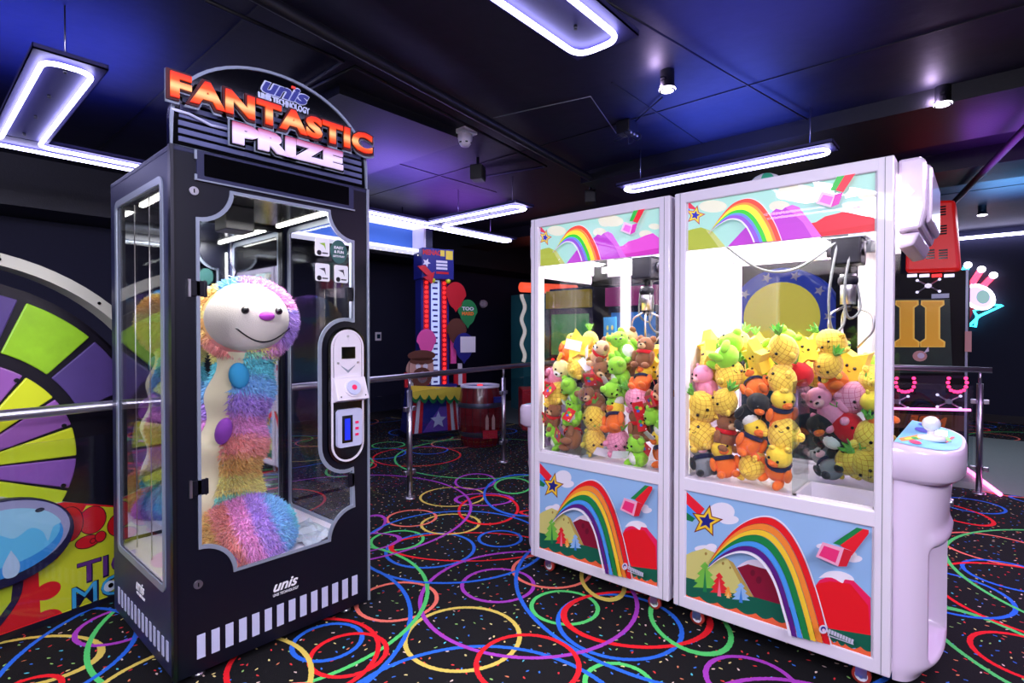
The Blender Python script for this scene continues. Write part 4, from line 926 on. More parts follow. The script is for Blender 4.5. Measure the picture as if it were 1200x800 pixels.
KINDS['teddy_plush'] = critter('felt_brown', 'felt_brown', 'felt_tan', 'felt_brown', 'felt_brown', 'felt_red')
KINDS['tan_teddy_plush'] = critter('felt_tan', 'felt_tan', 'felt_belly', 'felt_brown', 'felt_tan', 'felt_red')
KINDS['frog_plush'] = critter('felt_lime', 'felt_lime', 'felt_lime', 'felt_lime', 'felt_lime', None, -.02, (.24, .24, .26), belly='felt_belly')
KINDS['chick_plush'] = critter('felt_orange', 'felt_yellow', 'felt_orange', None, 'felt_orange', 'felt_navy', nose='felt_orange')+[PM('tuft', B((0, .0, 1.15), (.12, .1, .22), ''), 'felt_yellow')]
KINDS['mouse_plush'] = critter('felt_grey', 'felt_grey', 'felt_skinpink', 'felt_grey', 'felt_dark', 'felt_navy', .0, (.3, .1, .3))
KINDS['penguin_plush'] = critter('felt_dark', 'felt_dark', 'felt_orange', None, 'felt_dark', None, belly='felt_belly', nose='felt_orange')
KINDS['pig_plush'] = critter('felt_pink', 'felt_pink', 'felt_skinpink', 'felt_pink', 'felt_pink', None, -.05, (.16, .12, .24))
KINDS['rabbit_plush'] = critter('felt_pink', 'felt_paleyellow', 'felt_belly', 'felt_yellow', 'felt_pink', 'felt_pink', .3, (.14, .12, .42))
KINDS['strawberry_plush'] = [PM('body', B((0, 0, 0), (.85, .8, .95), ''), 'felt_red'), PM('leaf_crown', leaves(), 'felt_leaf')]+eyes(-.72, .15)+[smile(-.77, -.02, .13)]
KINDS['star_plush'] = [PM('body', MB().prism(star(0, 0, .095, .55), -.028, .028, lambda a, b, c: (a, c, b)), 'felt_yellow')]+eyes(-.34, .1, .2)+[smile(-.36, -.05, .14)]
DESC = dict(pineapple_plush='yellow quilted pineapple plush', pink_pineapple_plush='pink quilted pineapple plush', teddy_plush='brown scarfed teddy bear plush', tan_teddy_plush='tan teddy bear plush', frog_plush='lime green frog plush',
            chick_plush='yellow chick plush', mouse_plush='grey mouse plush', penguin_plush='black penguin plush', pig_plush='pink pig plush', rabbit_plush='pink-clad rabbit plush', strawberry_plush='red strawberry plush', star_plush='yellow star plush')
tagm = MB().box((-.030, -.002, -.042), (.030, .0, .042)).mesh('hang_tag', 'felt_red'); tagp = art([((60, 170, 70), ell(-.008, .012, .012, .010, 10)), ((250, 210, 60), ell(.010, .004, .010, .010, 10)), ((60, 110, 220), ell(-.006, -.008, .010, .008, 10)), ((245, 245, 245), ell(.02, -.032, .005, .004, 8))], 'tag_print', 'print', T(0, -.002, 0) @ XF_FRONT)
cardm = MB().box((-.045, -.0015, -.028), (.045, .0, .028)).mesh('hang_card', 'white_print')
ORD = ['leftmost', 'second from left', 'third from left', 'fourth from left', 'fifth from left', 'sixth from left']
pr = random.Random(3)
def plush(kind, loc, rz, label, group, s=1.0, tilt=.3, tagk=None):
    o = thing(kind, label, 'plush toy', loc, 0, group); o.rotation_euler = (pr.uniform(-tilt, tilt), pr.uniform(-tilt, tilt), rz); o.scale = (s, s, s)
    for n_, me in KINDS[kind]: obj(n_, me, o)
    if tagk == 'red':
        t = obj('hang_tag', tagm, o, (pr.uniform(-.04, .04), -.085, pr.uniform(-.05, .03)), rot=(pr.uniform(-.1, .3), pr.uniform(-.7, .7), 0)); obj('tag_print', tagp, t)
    if tagk == 'white': obj('hang_card', cardm, o, (pr.uniform(-.02, .02), -.085, -.02), rot=(.1, pr.uniform(-.5, .5), 0))
    return o
FACE = -PI/2                    # face towards the aisle window (-X)
A = dict(p='pineapple_plush', k='pink_pineapple_plush', t='teddy_plush', n='tan_teddy_plush', f='frog_plush', c='chick_plush', m='mouse_plush', d='penguin_plush', g='pig_plush', r='rabbit_plush', s='strawberry_plush', y='star_plush')
ROWN = ['bottom row', 'second row up', 'third row up', 'fourth row up', 'top row']
def block(machine, rows, x, ya, yb, z0, dz, place, group, s0=.93, tagp_=.0, rown=ROWN, zup=None):
    for ri, row in enumerate(rows):
        n = len(row)
        for i, ch in enumerate(row):
            if ch == '.': continue
            y = ya+(yb-ya)*((i+.5)/n)+pr.uniform(-.012, .012); z = z0+dz*ri+pr.uniform(-.012, .012)+(.03 if i % 2 else 0)
            tk_ = None
            if pr.random() < tagp_: tk_ = pr.choice(('red', 'red', 'red', 'white'))
            lab = '%s, %s, %s %s, %s claw machine' % (DESC[A[ch]], ORD[i], rown[ri], place, machine)
            plush(A[ch], (x+pr.uniform(-.012, .02)+.015*ri*(ri > 2), y, z), FACE+pr.uniform(-1.1, 1.1), lab, group, s0*pr.uniform(.9, 1.12), .75, tk_)
GL, GR = 'plush toys heaped in the left claw machine', 'plush toys heaped in the right claw machine'
block('left', ['ftpkfc', 'tfpctf', 'pftfkt', 'rptfcp', '.ynft.'], 2.605, 2.01, 1.18, .79, .128, 'at window', GL, .98, .6)
block('left', ['pcntyp', 'cpyn.p'], 2.79, 2.02, 1.18, 1.20, .12, 'behind window toys', GL, .9, .2, ['lower layer', 'upper layer'])
block('left', ['ptpyft', 'p..yp.'], 3.00, 2.02, 1.18, 1.14, .12, 'at rear', GL, .9, .0, ['lower layer', 'upper layer'])
block('right', ['mcpc', 'ptcp', 'ppdc', 'gpcp', 'yfyp'], 2.610, 1.11, .625, .79, .128, 'at window', GR, 1.0, 0)
block('right', ['mpp', 'dsp', 'gkc', 'cyp'], 2.90, .61, .33, .80, .135, 'behind chute', GR, 1.05, 0)
block('right', ['pdfysp', 'ypyfyp'], 2.80, 1.11, .48, 1.22, .115, 'behind window toys', GR, .9, 0, ['lower layer', 'upper layer'])
block('right', ['fpyppf', 'yppyf.'], 3.05, 1.11, .34, 1.18, .12, 'at rear', GR, .92, 0, ['lower layer', 'upper layer'])
# ------------------------------------------------------------------ wheel game at the left edge
WT = math.radians(10); WP = Vector((.306, 3.42, 0)); WE = Vector((math.cos(WT), math.sin(WT), 0)); WN = Vector((math.sin(WT), -math.cos(WT), 0))
wg = thing('wheel_game', 'big wheel game with lime and purple wedges and a red-yellow monster panel', 'arcade machine', WP, WT)
def wl(px, py): p = hit(px, py, WP, WN); return ((p-WP).dot(WE), p.z)
wcx, wcz = -.19, .81
def ringsec(r0, r1, a0, a1, n=10): return [(wcx+r0*math.cos(math.radians(a0+(a1-a0)*k/n)), wcz+r0*math.sin(math.radians(a0+(a1-a0)*k/n))) for k in range(n+1)]+[(wcx+r1*math.cos(math.radians(a1+(a0-a1)*k/n)), wcz+r1*math.sin(math.radians(a1+(a0-a1)*k/n))) for k in range(n+1)]
FR = lambda a, b, c: (a, -c, b)
mat('wheel_black', (22, 18, 30), .35); mat('wedge_green', (150, 205, 40), .35, var=.25, bscale=14); mat('wedge_purple', (84, 66, 128), .35, var=.15, bscale=10); mat('wedge_lime', (214, 226, 40), .35); mat('wedge_violet', (150, 92, 172), .35, var=.15, bscale=8); mat('rim_white', (206, 206, 190), .4)
MB().box((-1.3, .10, .03), (1.0, .75, 1.05)).build('body', 'wheel_black', wg)
MB().cyl((wcx, .06, wcz), (wcx, .45, wcz), .86, 48).build('drum', 'wheel_black', wg)
mb = MB(); mb.prism(ringsec(.985, .93, -8, 188, 48), -.10, .03, FR); mb.build('wheel_rim', 'rim_white', wg)
for a in (78, 52, 40, 28): MB().cyl((wcx+.955*math.cos(math.radians(a)), -.03, wcz+.955*math.sin(math.radians(a))), (wcx+.955*math.cos(math.radians(a)), -.036, wcz+.955*math.sin(math.radians(a))), .008, 8).build('rim_screw', 'screen_black', wg)
s = MB().prism(ringsec(.975, .94, 78, 88, 6), .03, .034, FR).build('rim_slot', 'screen_black', wg)
wh = MB().cyl((wcx, .06, wcz), (wcx, .0, wcz), .83, 48).build('wheel_disc', 'wheel_black', wg)
cols = ['wedge_green', 'wedge_purple']
k = 1
for a0 in range(4, 200, 24): MB().prism(ringsec(.80, .545, a0+17+1.2, a0+17+22.8, 8), .0, .012, FR).build('wedge', cols[k % 2], wh, bevel=.006); k += 1
hub = MB().cyl((wcx, .03, wcz), (wcx, -.02, wcz), .50, 40).build('inner_wheel', 'wheel_black', wg)
k = 0
for a0 in range(-41, 220, 19): MB().prism(ringsec(.485, .12, a0+.8, a0+18.2, 6), .02, .034, FR).build('wedge', ('wedge_lime', 'wedge_violet')[k % 2], hub, bevel=.006); k += 1
for a0 in (-20, 18, 56): MB().cyl((wcx+.455*math.cos(math.radians(a0)), -.034, wcz+.455*math.sin(math.radians(a0))), (wcx+.455*math.cos(math.radians(a0)), -.042, wcz+.455*math.sin(math.radians(a0))), .010, 8).build('wheel_screw', 'dark_steel', hub)
# painted lower board
bd_ = MB().prism([wl(-160, 560), wl(58, 588), (.235, .575), (.42, .50), (.62, .44), (1.0, .36), (1.0, .012), (-.95, .012), (-.95, .60)], .02, .05, FR).build('lower_board', 'rim_white', wg)
W = lambda *p: [wl(*q) for q in p]
bp = [((238, 26, 34), [(-.95, .012), (1.0, .012), (1.0, .36), (.62, .44), (.235, .575), (-.95, .60)])]
bp.append(((232, 226, 40), W((40, 663), (62, 652), (72, 640), (66, 632), (90, 600), (96, 590))+[(.42, .50), (.62, .44), (1.0, .36), (1.0, .02), (.18, .015)]+W((43, 724))))
for q in (((35, 652), 22, 14), ((48, 690), 16, 10), ((45, 727), 22, 14)):
    c = wl(*q[0]); bp.append(((238, 26, 34), ell(c[0]+.01, c[1], q[1]*.0032, q[2]*.0042)))
for px, py, a, b in ((103, 607, .058, .068), (134, 612, .052, .058), (76, 612, .055, .085), (97, 632, .05, .03), (112, 626, .022, .026), (103, 631, .010, .010)):
    c = wl(px, py); bp.append(((60, 10, 20), ell(c[0], c[1], a+.004, b+.004))); bp.append(((238, 26, 34), ell(c[0], c[1], a, b)))
bp = clip(bp, -.95, 1.0, .012, .60)
obj('board_artwork', art(bp, 'board_artwork', 'print', T(0, -.05, 0) @ XF_FRONT), bd_)
MB().box((-.95, -.056, .0), (1.0, .75, .03)).build('plinth', 'wheel_black', wg)
mat('ink_purple', (110, 50, 130), .4); mat('ink_blue', (70, 180, 225), .4); mat('ink_dark', (30, 24, 60), .4)
for dx, md, wd, ht in ((.006, 'ink_dark', .565, .116), (0, 'ink_purple', .55, .104)):
    obj('lettering', text_mesh('TICKET', wd, ht, .002, md, T(.56+dx, -.0515-(.002 if dx == 0 else 0), .198-dx*.6) @ XF_FRONT, bold=.01 if dx == 0 else .03), bd_)
    obj('lettering', text_mesh('MONSTERS', wd+.26, ht, .002, 'ink_blue' if dx == 0 else 'ink_dark', T(.667+dx, -.0515-(.002 if dx == 0 else 0), .085-dx*.6) @ XF_FRONT, bold=.0 if dx == 0 else .03), bd_)
MB().cyl((.425, -.0535, .085), (.425, -.0575, .085), .028, 18).build('eye_letter', 'white_print', bd_); MB().cyl((.428, -.0575, .088), (.428, -.0595, .088), .012, 12).build('pupil', 'screen_black', bd_)
# blue drop-shaped emblem in front of the wheel
em = obj('drop_emblem', curve_mesh('drop_emblem', [ell(-.02, .455, .275, .195, 40)], .03, 'ink_dark', T(0, -.075, 0) @ XF_FRONT, .006), wg)
dr = [((168, 160, 190), ell(-.02, .475, .262, .172, 36)), ((60, 150, 215), ell(-.02, .45, .235, .150, 36)), ((110, 200, 232), ell(-.02, .472, .222, .122, 36)), ((165, 214, 230), smooth([(-.24, .50), (-.16, .575), (.0, .61), (.14, .57), (.205, .50), (.175, .48), (.155, .42), (.135, .47), (.09, .50), (.03, .47), (-.05, .51), (-.24, .50)])),
      ((196, 214, 230), smooth([(.02, .42), (.05, .35), (.04, .30), (.0, .30), (-.01, .35), (.02, .42)])), ((40, 40, 60), ell(.125, .575, .018, .010))]
obj('emblem_print', art(dr, 'emblem_print', 'print', T(0, -.0965, 0) @ XF_FRONT), em)
sw = [((210, 216, 40), smooth([(-.35, .27), (-.1, .26), (.05, .275), (.03, .16), (-.06, .05), (-.35, .02)])), ((40, 24, 60), smooth([(.04, .28), (.075, .28), (.06, .17), (-.02, .06), (-.05, .06), (.03, .17)]))]
obj('swoosh_print', art(sw, 'swoosh_print', 'print', T(0, -.054, 0) @ XF_FRONT), bd_)
mat('led_pink', (255, 60, 120), .4, emit=3, emit_rgb=(255, 50, 110))

# ------------------------------------------------------------------ steel and glass guard rails
def guard(label, p, q, posts, h=1.045, gap=.03):
    p, q = Vector(p), Vector(q); L = (q-p).length; g = thing('guard_rail', label, 'railing', p, math.atan2(q.y-p.y, q.x-p.x), 'steel and glass guard rails')
    MB().cyl((0, 0, h), (L, 0, h), .025, 14).build('handrail', 'steel', g)
    for t in posts:
        po = MB().cyl((t, 0, 0), (t, 0, h-.12), .024, 14).build('post', 'steel', g); MB().cyl((t, 0, h-.12), (t, 0, h-.02), .012, 10).build('post_neck', 'steel', po); MB().lathe([(.0, .012), (.045, .012), (.05, 0)], 16, (t, 0, 0)).build('base_plate', 'steel', po)
        for z in (.22, h-.28):
            for s in (-1, 1): MB().box((t+s*.022, -.018, z-.02), (t+s*.065, .018, z+.02)).build('glass_clamp', 'steel', po, bevel=.006)
    for a, b in zip(posts, posts[1:]): MB().box((a+.045, -.005, .09), (b-.045, .005, h-.14)).build('glass_panel', 'glass_tint', g)
p0, p1 = Vector((-1.8, 2.86, 0)), Vector((6.3, 4.32, 0)); D_ = (p1-p0).normalized(); t480 = (Vector((2.906, 3.71, 0))-p0).dot(D_); t590 = (Vector((4.409, 3.981, 0))-p0).dot(D_); st = t590-t480
guard('steel handrail with glass panels running behind the tall cabinet', p0, p1, [t480+k*st for k in (-3, -2, -1, 0, 1)]+[(p1-p0).length-.05])
guard('steel handrail with glass panels at the right, beyond the claw machines', (6.3, -.05, 0), (6.3, 4.26, 0), [.08, 1.55, 3.0, 4.2], 1.09)

# ------------------------------------------------------------------ circus tower game and barrel
tw = thing('tower_game', 'blue circus strength tower game with red light strips, balloons and star base', 'arcade machine', (4.85, 5.60, 0), math.radians(-19))
mat('tw_blue', (34, 40, 130), .35); mat('tw_red', (200, 26, 40), .4); mat('tw_white', (225, 225, 235), .4); mat('tw_purple', (104, 66, 170), .4); mat('tw_yellow', (240, 215, 70), .4); mat('tw_pink', (236, 90, 170), .4); mat('tw_green', (30, 130, 70), .4); mat('tw_orange', (240, 120, 40), .4)
mat('tw_skin', (205, 160, 145), .5); mat('tw_brown', (96, 52, 36), .5); mat('red_led', (255, 40, 40), .4, emit=1.6, emit_rgb=(255, 40, 40)); mat('scale_lit', (190, 205, 245), .4, emit=.5)
MB().box((-.40, -.05, 0), (.40, .45, .08)).build('plinth', 'cabinet_black', tw)
bs = MB().prism([(-.38, .08), (.38, .08), (.30, .72), (-.30, .72)], .0, .40, lambda a, b, c: (a, c, b)).build('base_cabinet', 'tw_blue', tw)
MB().prism([(-.2, .09), (.18, .09), (.14, .42), (.05, .42)], .0, .006, FR).build('star_panel', 'tw_purple', bs); MB().prism([(.02+.12*x, .24+.12*y) for x, y in star(0, 0, 1, .45, 180)], .006, .012, FR).build('star', 'white_stripe', bs)
for x0, c in ((-.38, 'tw_red'), (-.32, 'tw_white'), (-.27, 'tw_red'), (.16, 'tw_red'), (.215, 'tw_white'), (.26, 'tw_red'), (.31, 'tw_white')):
    sgn = -1 if x0 < 0 else 1; MB().prism([(x0, .085), (x0+.055, .085), (x0*.82+.04, .68), (x0*.82, .68)], .0, .008, FR).build('drape_stripe', c, bs)
sc = [(-.38, .66), (.36, .60)]; fr_ = scal(sc, 6, -.07)
MB().prism([(-.38, .72), (.38, .66)]+[(x, y-.09) for x, y in fr_[::-1]], .03, .05, FR).build('fringe_edge', 'tw_green', tw); MB().prism([(-.38, .73), (.38, .67)]+[(x, y-.04) for x, y in fr_[::-1]], .05, .06, FR).build('fringe', 'tw_yellow', tw)
cl = MB().box((-.20, .05, .72), (.20, .28, 2.15)).build('column', 'tw_blue', tw)
for x in (-.13, .13):
    s = MB().box((x-.04, .042, .45), (x+.04, .05, 2.14)).build('light_strip', 'tw_red', cl)
    for k in range(26): MB().cyl((x, .042, .48+k*.065), (x, .034, .48+k*.065), .022, 8).build('light', 'red_led', s)
s = MB().box((-.06, .040, .45), (.06, .05, 2.14)).build('score_scale', 'scale_lit', cl)
for k in range(22): MB().box((-.03 if k % 2 else -.045, .037, .52+k*.075), (.03, .040, .545+k*.075)).build('score_mark', 'tw_blue', s)
tb = MB().box((-.22, -.04, 2.15), (.24, .30, 2.56)).build('top_box', 'tw_blue', tw, bevel=.01)
obj('lettering', text_mesh('MENACE', .30, .07, .004, 'tw_red', T(-.06, -.041, 2.50) @ XF_FRONT, bold=.04), tb)
MB().box((.12, -.046, 2.42), (.22, -.041, 2.54)).build('trophy_mark', 'tw_yellow', tb); MB().prism([(.04, 2.46), (.10, 2.46), (.10, 2.54), (.04, 2.54)], .041, .046, FR).build('trophy_mark', 'tw_yellow', tb)
for k in range(3): MB().box((-.02, -.045, 2.28+k*.045), (.14, -.041, 2.31+k*.045)).build('white_bar', 'tw_white', tb)
MB().prism([(-.16+.06*x, 2.36+.06*y) for x, y in star(0, 0, 1)], .041, .045, FR).build('star', 'tw_white', tb); MB().box((-.02, -.045, 2.22), (.16, -.041, 2.25)).build('red_bar', 'tw_red', tb)
ar = MB().prism([(-.30, 2.30), (-.20, 2.32), (-.10, 2.22), (-.06, 2.24), (-.10, 2.08), (-.22, 2.16), (-.16, 2.18), (-.26, 2.26)], .06, .09, FR).build('arrow_sign', 'tw_red', tw)
for x in (-.06, .16): MB().ball((x, -.02, 2.13), .035, 10, 7).build('bulb', 'wedge_lime', tw)
def balloon(px, py, r, m_, txt=None, paper=False, dy=-.01):
    p = hit(px, py, (4.85, 5.60, 0), (math.sin(math.radians(-19)), -math.cos(math.radians(-19)), 0))-Vector((4.85, 5.60, 0)); a = p.x*math.cos(math.radians(-19))+p.y*math.sin(math.radians(-19)); z = p.z
    out = [(a+r*math.sin(t)*(1 if math.cos(t) > -.2 else .8), z+r*1.2*math.cos(t)) for t in [2*PI*k/24 for k in range(24)]]; out[12] = (a, z-r*1.5)
    b = obj('balloon_board', curve_mesh('balloon_board', [offset_loop(out, .018)], .02, 'tw_white', T(0, dy+.02, 0) @ XF_FRONT), tw); obj('balloon_face', curve_mesh('balloon_face', [out], .008, m_, T(0, dy+.006, 0) @ XF_FRONT), b)
    if txt:
        for k, t_ in enumerate(txt): obj('lettering', text_mesh(t_, r*1.2, r*.34, .003, 'tw_white' if k == 0 else 'tw_orange', T(a, dy+.0015, z+r*.35-k*r*.45) @ XF_FRONT, bold=.04), b)
    if paper: MB().box((a-.06, dy-.006, z-.08), (a+.17, dy-.002, z+.14)).build('paper_notice', 'white_print', b)
    return a, z
balloon(534, 346, .155, 'tw_red', ('HI', 'THERE')[:0]); balloon(548, 366, .15, 'tw_green', ('TOO', 'HARD')); balloon(535, 388, .15, 'tw_brown', None); balloon(543, 406, .16, 'tw_blue', None, True, -.03)
balloon(500, 400, .14, 'tw_pink', None, False, .0)
hx, hz = balloon(488, 434, .14, 'tw_skin', None, False, .01)
mn = MB().prism([(hx+x*.17+.06, hz+.02+y*.24) for x, y in ell(0, 0, 1, 1, 20)], .01, .04, FR).build('cartoon_head', 'tw_skin', tw)
for nm, x, y, a, b, c in (('hat', 0, .75, 1.15, .3, 'tw_brown'), ('hair', .0, .45, 1.0, .2, 'tw_brown'), ('eye', -.3, .15, .2, .17, 'tw_white'), ('eye', .3, .15, .2, .17, 'tw_white'), ('beard', 0, -.45, .8, .55, 'tw_brown'), ('mouth', .05, -.45, .42, .33, 'tw_white'), ('tongue', .05, -.5, .3, .12, 'tw_red')):
    MB().prism([(hx+.06+p[0]*.17, hz+.02+p[1]*.24) for p in ell(x, y, a, b, 16)], .04, .044+.004*('eye hair beard mouth tongue'.find(nm) > 8), FR).build(nm, c, mn)
MB().box((hx-.02, .0, .72), (hx+.2, .03, hz-.2)).build('shirt_board', 'tw_blue', tw)
for k in range(4): MB().box((hx-.02, -.005, .74+k*.09), (hx+.2, .0, .78+k*.09)).build('shirt_stripe', 'tw_white', tw)
for x0 in (-.44, .27):
    for k in range(3): MB().box((x0+k*.06, .02, .70), (x0+k*.06+.06, .05, 1.0-.1*abs(k-1))).build('bunting', ('tw_red', 'tw_white')[k % 2], tw)
MB().box((.22, .02, 1.0), (.30, .05, 1.45)).build('side_board', 'tw_pink', tw)
p = onz(564, 523)
ba = thing('barrel', 'red varnished barrel with grey hoops and a white rim beside the tower game', 'barrel', (p.x+.1, p.y+.12, 0), -.6)
mat('barrel_red', (120, 18, 22), .25, coat=.5, var=.25, bscale=6); mat('hoop', (84, 84, 100), .35, metal=.6)
def br(z): return .235+.05*math.sin(PI*z/.74)
nst = 18
for k in range(nst):
    a0, a1 = 2*PI*k/nst+.012, 2*PI*(k+1)/nst-.012; MB().lathe([(br(z), z) for z in [.74*i/8 for i in range(9)]], 3, (0, 0, 0), a0, a1).build('stave', 'barrel_red', ba)
MB().lathe([(br(z)-.008, z) for z in [.74*i/8 for i in range(9)]], 32).build('core', 'cabinet_black', ba)
for z in (.16, .52): MB().lathe([(br(z-.03)+.003, z-.03), (br(z)+.008, z), (br(z+.03)+.003, z+.03)], 36).build('hoop', 'hoop', ba)
MB().lathe([(.20, .735), (.20, .765), (.25, .765), (.25, .735)], 36).build('rim', 'white_plastic', ba); MB().lathe([(0, .745), (.2, .745)], 30).build('lid', 'tw_blue', ba)
MB().box((-.02, -.30, .12), (.16, -.27, .22)).build('red_decal', 'tw_red', ba); MB().box((.12, -.29, .56), (.22, -.25, .63)).build('card_reader', 'tw_blue', ba)
for x in (.03, .11): MB().prism([(x-.02, .23), (x+.02, .23), (x+.02, .37), (x, .42), (x-.02, .37)], .292, .297, FR).build('bottle_decal', 'tw_skin', ba)
MB().lathe([(.0, .77), (.035, .765), (.04, .75)], 14).build('button', 'red_led', ba)

# teal games further back, seen past the left claw machine
p = ony(612, 420, 6.4)
tl = thing('teal_game', 'teal game board edged with a white wavy light under an orange bar', 'arcade machine', (p.x, 6.4, 0), math.radians(-20))
mat('teal', (50, 130, 140), .5); mat('orange_lit', (255, 110, 70), .4, emit=.9, emit_rgb=(255, 90, 60)); mat('wavy', (235, 230, 225), .4, emit=.35)
MB().box((.04, .02, 0), (1.2, .5, 2.15)).build('board', 'teal', tl); MB().tube([(.02+.035*math.sin(z*14), 0, z) for z in [.9+.04*k for k in range(32)]], .035, 10).build('wavy_light', 'wavy', tl)
MB().cyl((-.03, 0, 2.27), (1.2, 0, 2.27), .09, 14).build('orange_bar', 'orange_lit', tl)
p = onz(610, 492)
rb = thing('red_locker', 'red boxy game with a dark slot standing on the grey floor behind the rail', 'arcade machine', (p.x-.6, p.y-.8, 0), -.75)
MB().box((-.2, 0, .0), (.6, .5, .60)).build('box', 'tw_red', rb, bevel=.02); MB().box((-.05, -.01, .25), (.03, 0, .5)).build('slot', 'screen_black', rb); MB().box((.12, .05, .60), (.6, .45, .92)).build('upper_box', 'tw_red', rb, bevel=.02); MB().box((.2, .04, .72), (.42, .05, .8)).build('label_plate', 'white_print', rb)

# ------------------------------------------------------------------ far right: II machine, bowling neon
XM = 6.95
def mm(px, py): p = onx(px, py, XM); return (-(p.y), p.z)
a0, zt_ = mm(1030, 322); a1, _ = mm(1135, 322)
im = thing('roman_numeral_machine', 'black arcade machine with a gold Roman numeral II and a red slotted top', 'arcade machine', (XM, 0, 0))
mat('im_black', (8, 7, 11), .5, spec=.2); mat('im_green', (8, 44, 34), .4, var=.5, bscale=9); mat('gold', (232, 178, 44), .35, emit=.18); mat('gold_edge', (250, 210, 90), .35, emit=.2); mat('im_red', (232, 30, 24), .35, emit=.25); mat('im_purple', (40, 24, 50), .3); mat('im_brown', (96, 60, 34), .4)
SD = lambda d=0: T(-d, 0, 0) @ XF_SIDE
fs = lambda a, b, c: (-c, -a, b)
MB().prism([(a0-.4, .05), (a1, .05), (a1, zt_), (a0-.4, zt_)], -.8, 0, fs).build('body', 'im_black', im)
gp = MB().prism([mm(1040, 350), mm(1113, 350), mm(1116, 437), mm(1040, 437)], 0, .01, fs).build('sign_panel', 'im_green', im)
for cx in (1063, 1093):
    for c, e, dd in (('gold_edge', .02, .010), ('gold', .0, .018)):
        k = 1 if cx == 1093 else .98
        pts = [(-12, 353), (12, 353), (12, 356.5), (7, 360), (7, 397), (13, 401), (13, 405.5), (-13, 405.5), (-13, 401), (-7, 397), (-7, 360), (-12, 356.5)]
        lp = [mm(cx+x, y) for x, y in pts]
        if e: lp = offset_loop(lp, -.014)
        obj('numeral', curve_mesh('numeral', [lp], .012, c, SD(dd)), gp)
c = mm(1078, 417); MB().prism(ell(c[0], c[1], .06, .055, 16), .01, .016, fs).build('round_badge', 'tw_skin', gp); MB().prism(ell(c[0]+.01, c[1]+.005, .03, .03, 12), .016, .02, fs).build('badge_mark', 'tw_white', gp); MB().prism([(c[0]+.03, c[1]+.03), (c[0]+.07, c[1]+.10), (c[0]+.075, c[1]+.05)], .012, .018, fs).build('badge_tail', 'tw_white', gp)
mr = MB().prism([mm(1064, 238), mm(1120, 236), mm(1126, 318), mm(1062, 320)], -.3, .10, fs).build('red_top', 'im_red', im, bevel=.03)
for px, py in ((1104, 249), (1090, 271), (1105, 271), (1077, 299), (1091, 299), (1106, 299)):
    for k in range(4): c = mm(px, py-4.5+3*k); MB().prism([(c[0]-.035, c[1]-.008), (c[0]+.035, c[1]-.008), (c[0]+.035, c[1]+.008), (c[0]-.035, c[1]+.008)], .10, .106, fs).build('vent_slot', 'screen_black', mr)
for k, cc in enumerate(('edge_light', 'edge_light', 'red_led', 'edge_light')): c = mm(1069+k*14.5, 323); MB().prism([(c[0]-.04, c[1]-.015), (c[0]+.04, c[1]-.015), (c[0]+.04, c[1]+.015), (c[0]-.04, c[1]+.015)], .0, .03, fs).build('marquee_light', cc, im)
for px, py in ((1088, 335), (1052, 470), (1112, 470)):  # reflections of a small light, modelled as silver crosses with glowing ends
    c = mm(px, py); e = MB().prism(ell(c[0], c[1], .03, .025, 12), .01, .035, fs).build('light_reflection', 'steel', im)
    for s in (-1, 1):
        MB().tube([(-.02, -(c[0]-.09), c[1]+s*.06), (-.02, -(c[0]+.09), c[1]-s*.06)], .008, 6).build('arm', 'steel', e)
        for q in (-1, 1): MB().ball((-.025, -(c[0]+q*.09), c[1]-s*q*.06), .014, 8, 6).build('bulb', 'edge_light', e)
c = mm(1102, 347); MB().prism([(c[0]-.07, c[1]-.02), (c[0]+.07, c[1]-.02), (c[0]+.07, c[1]+.025), (c[0]-.07, c[1]+.025)], .01, .014, fs).build('label_plate', 'trim_grey', im)
MB().prism([mm(1040, 440), mm(1131, 440), mm(1131, 470), mm(1040, 470)], 0, .01, fs).build('lower_screen', 'im_purple', im); MB().prism([mm(1040, 484), mm(1131, 487), mm(1131, 505), mm(1040, 500)], 0, .012, fs).build('brown_band', 'im_brown', im)
for cx in (1061, 1122):
    s = MB().prism([(mm(cx, 450)[0]-.09, mm(cx, 461)[1]), (mm(cx, 450)[0]+.09, mm(cx, 461)[1]), (mm(cx, 450)[0]+.09, mm(cx, 443)[1]), (mm(cx, 450)[0]-.09, mm(cx, 443)[1])], .010, .012, fs).build('light_frame', 'im_black', im)
    pts = [(-10, 443), (-11, 448), (-10, 453), (-7.5, 457), (-3.5, 458.5), (0, 459), (3.5, 458.5), (7.5, 457), (10, 453), (11, 448), (10, 443)]
    for x, y in pts: q = mm(cx+x, y); MB().ball((-.015, -q[0], q[1]), .017, 8, 6).build('bulb', 'led_pink', s)
for y in (478.5,):
    q0, q1 = mm(1046, y-.5), mm(1138, y+1.5); MB().tube([(-.03, -q0[0], q0[1]), (-.03, -q1[0], q1[1])], .012, 8).build('pink_tube', mat('pink_neon', (255, 150, 210), .4, emit=4, emit_rgb=(255, 120, 200)), im)
fl_ = T(-.02, 0, 0) @ XF_SIDE @ Matrix.Diagonal((-1, 1, 1, 1)); c = mm(1088, 493)
me = text_mesh('NERF', .30, .10, .006, 'tw_orange', Matrix.Identity(4), bold=.06, shear=-.2); me.transform(T(-.02, -c[0], c[1]) @ XF_SIDE @ Matrix.Diagonal((-1, 1, 1, 1))); me.flip_normals(); obj('lettering', me, im)  # a reflected word, modelled as mirrored solid letters on the machine
MB().prism([(c[0]-.17, c[1]-.02), (c[0]+.15, c[1]-.08), (c[0]+.05, c[1]-.18), (c[0]-.05, c[1]-.14)], .012, .016, fs).build('red_splash', 'tw_red', im)
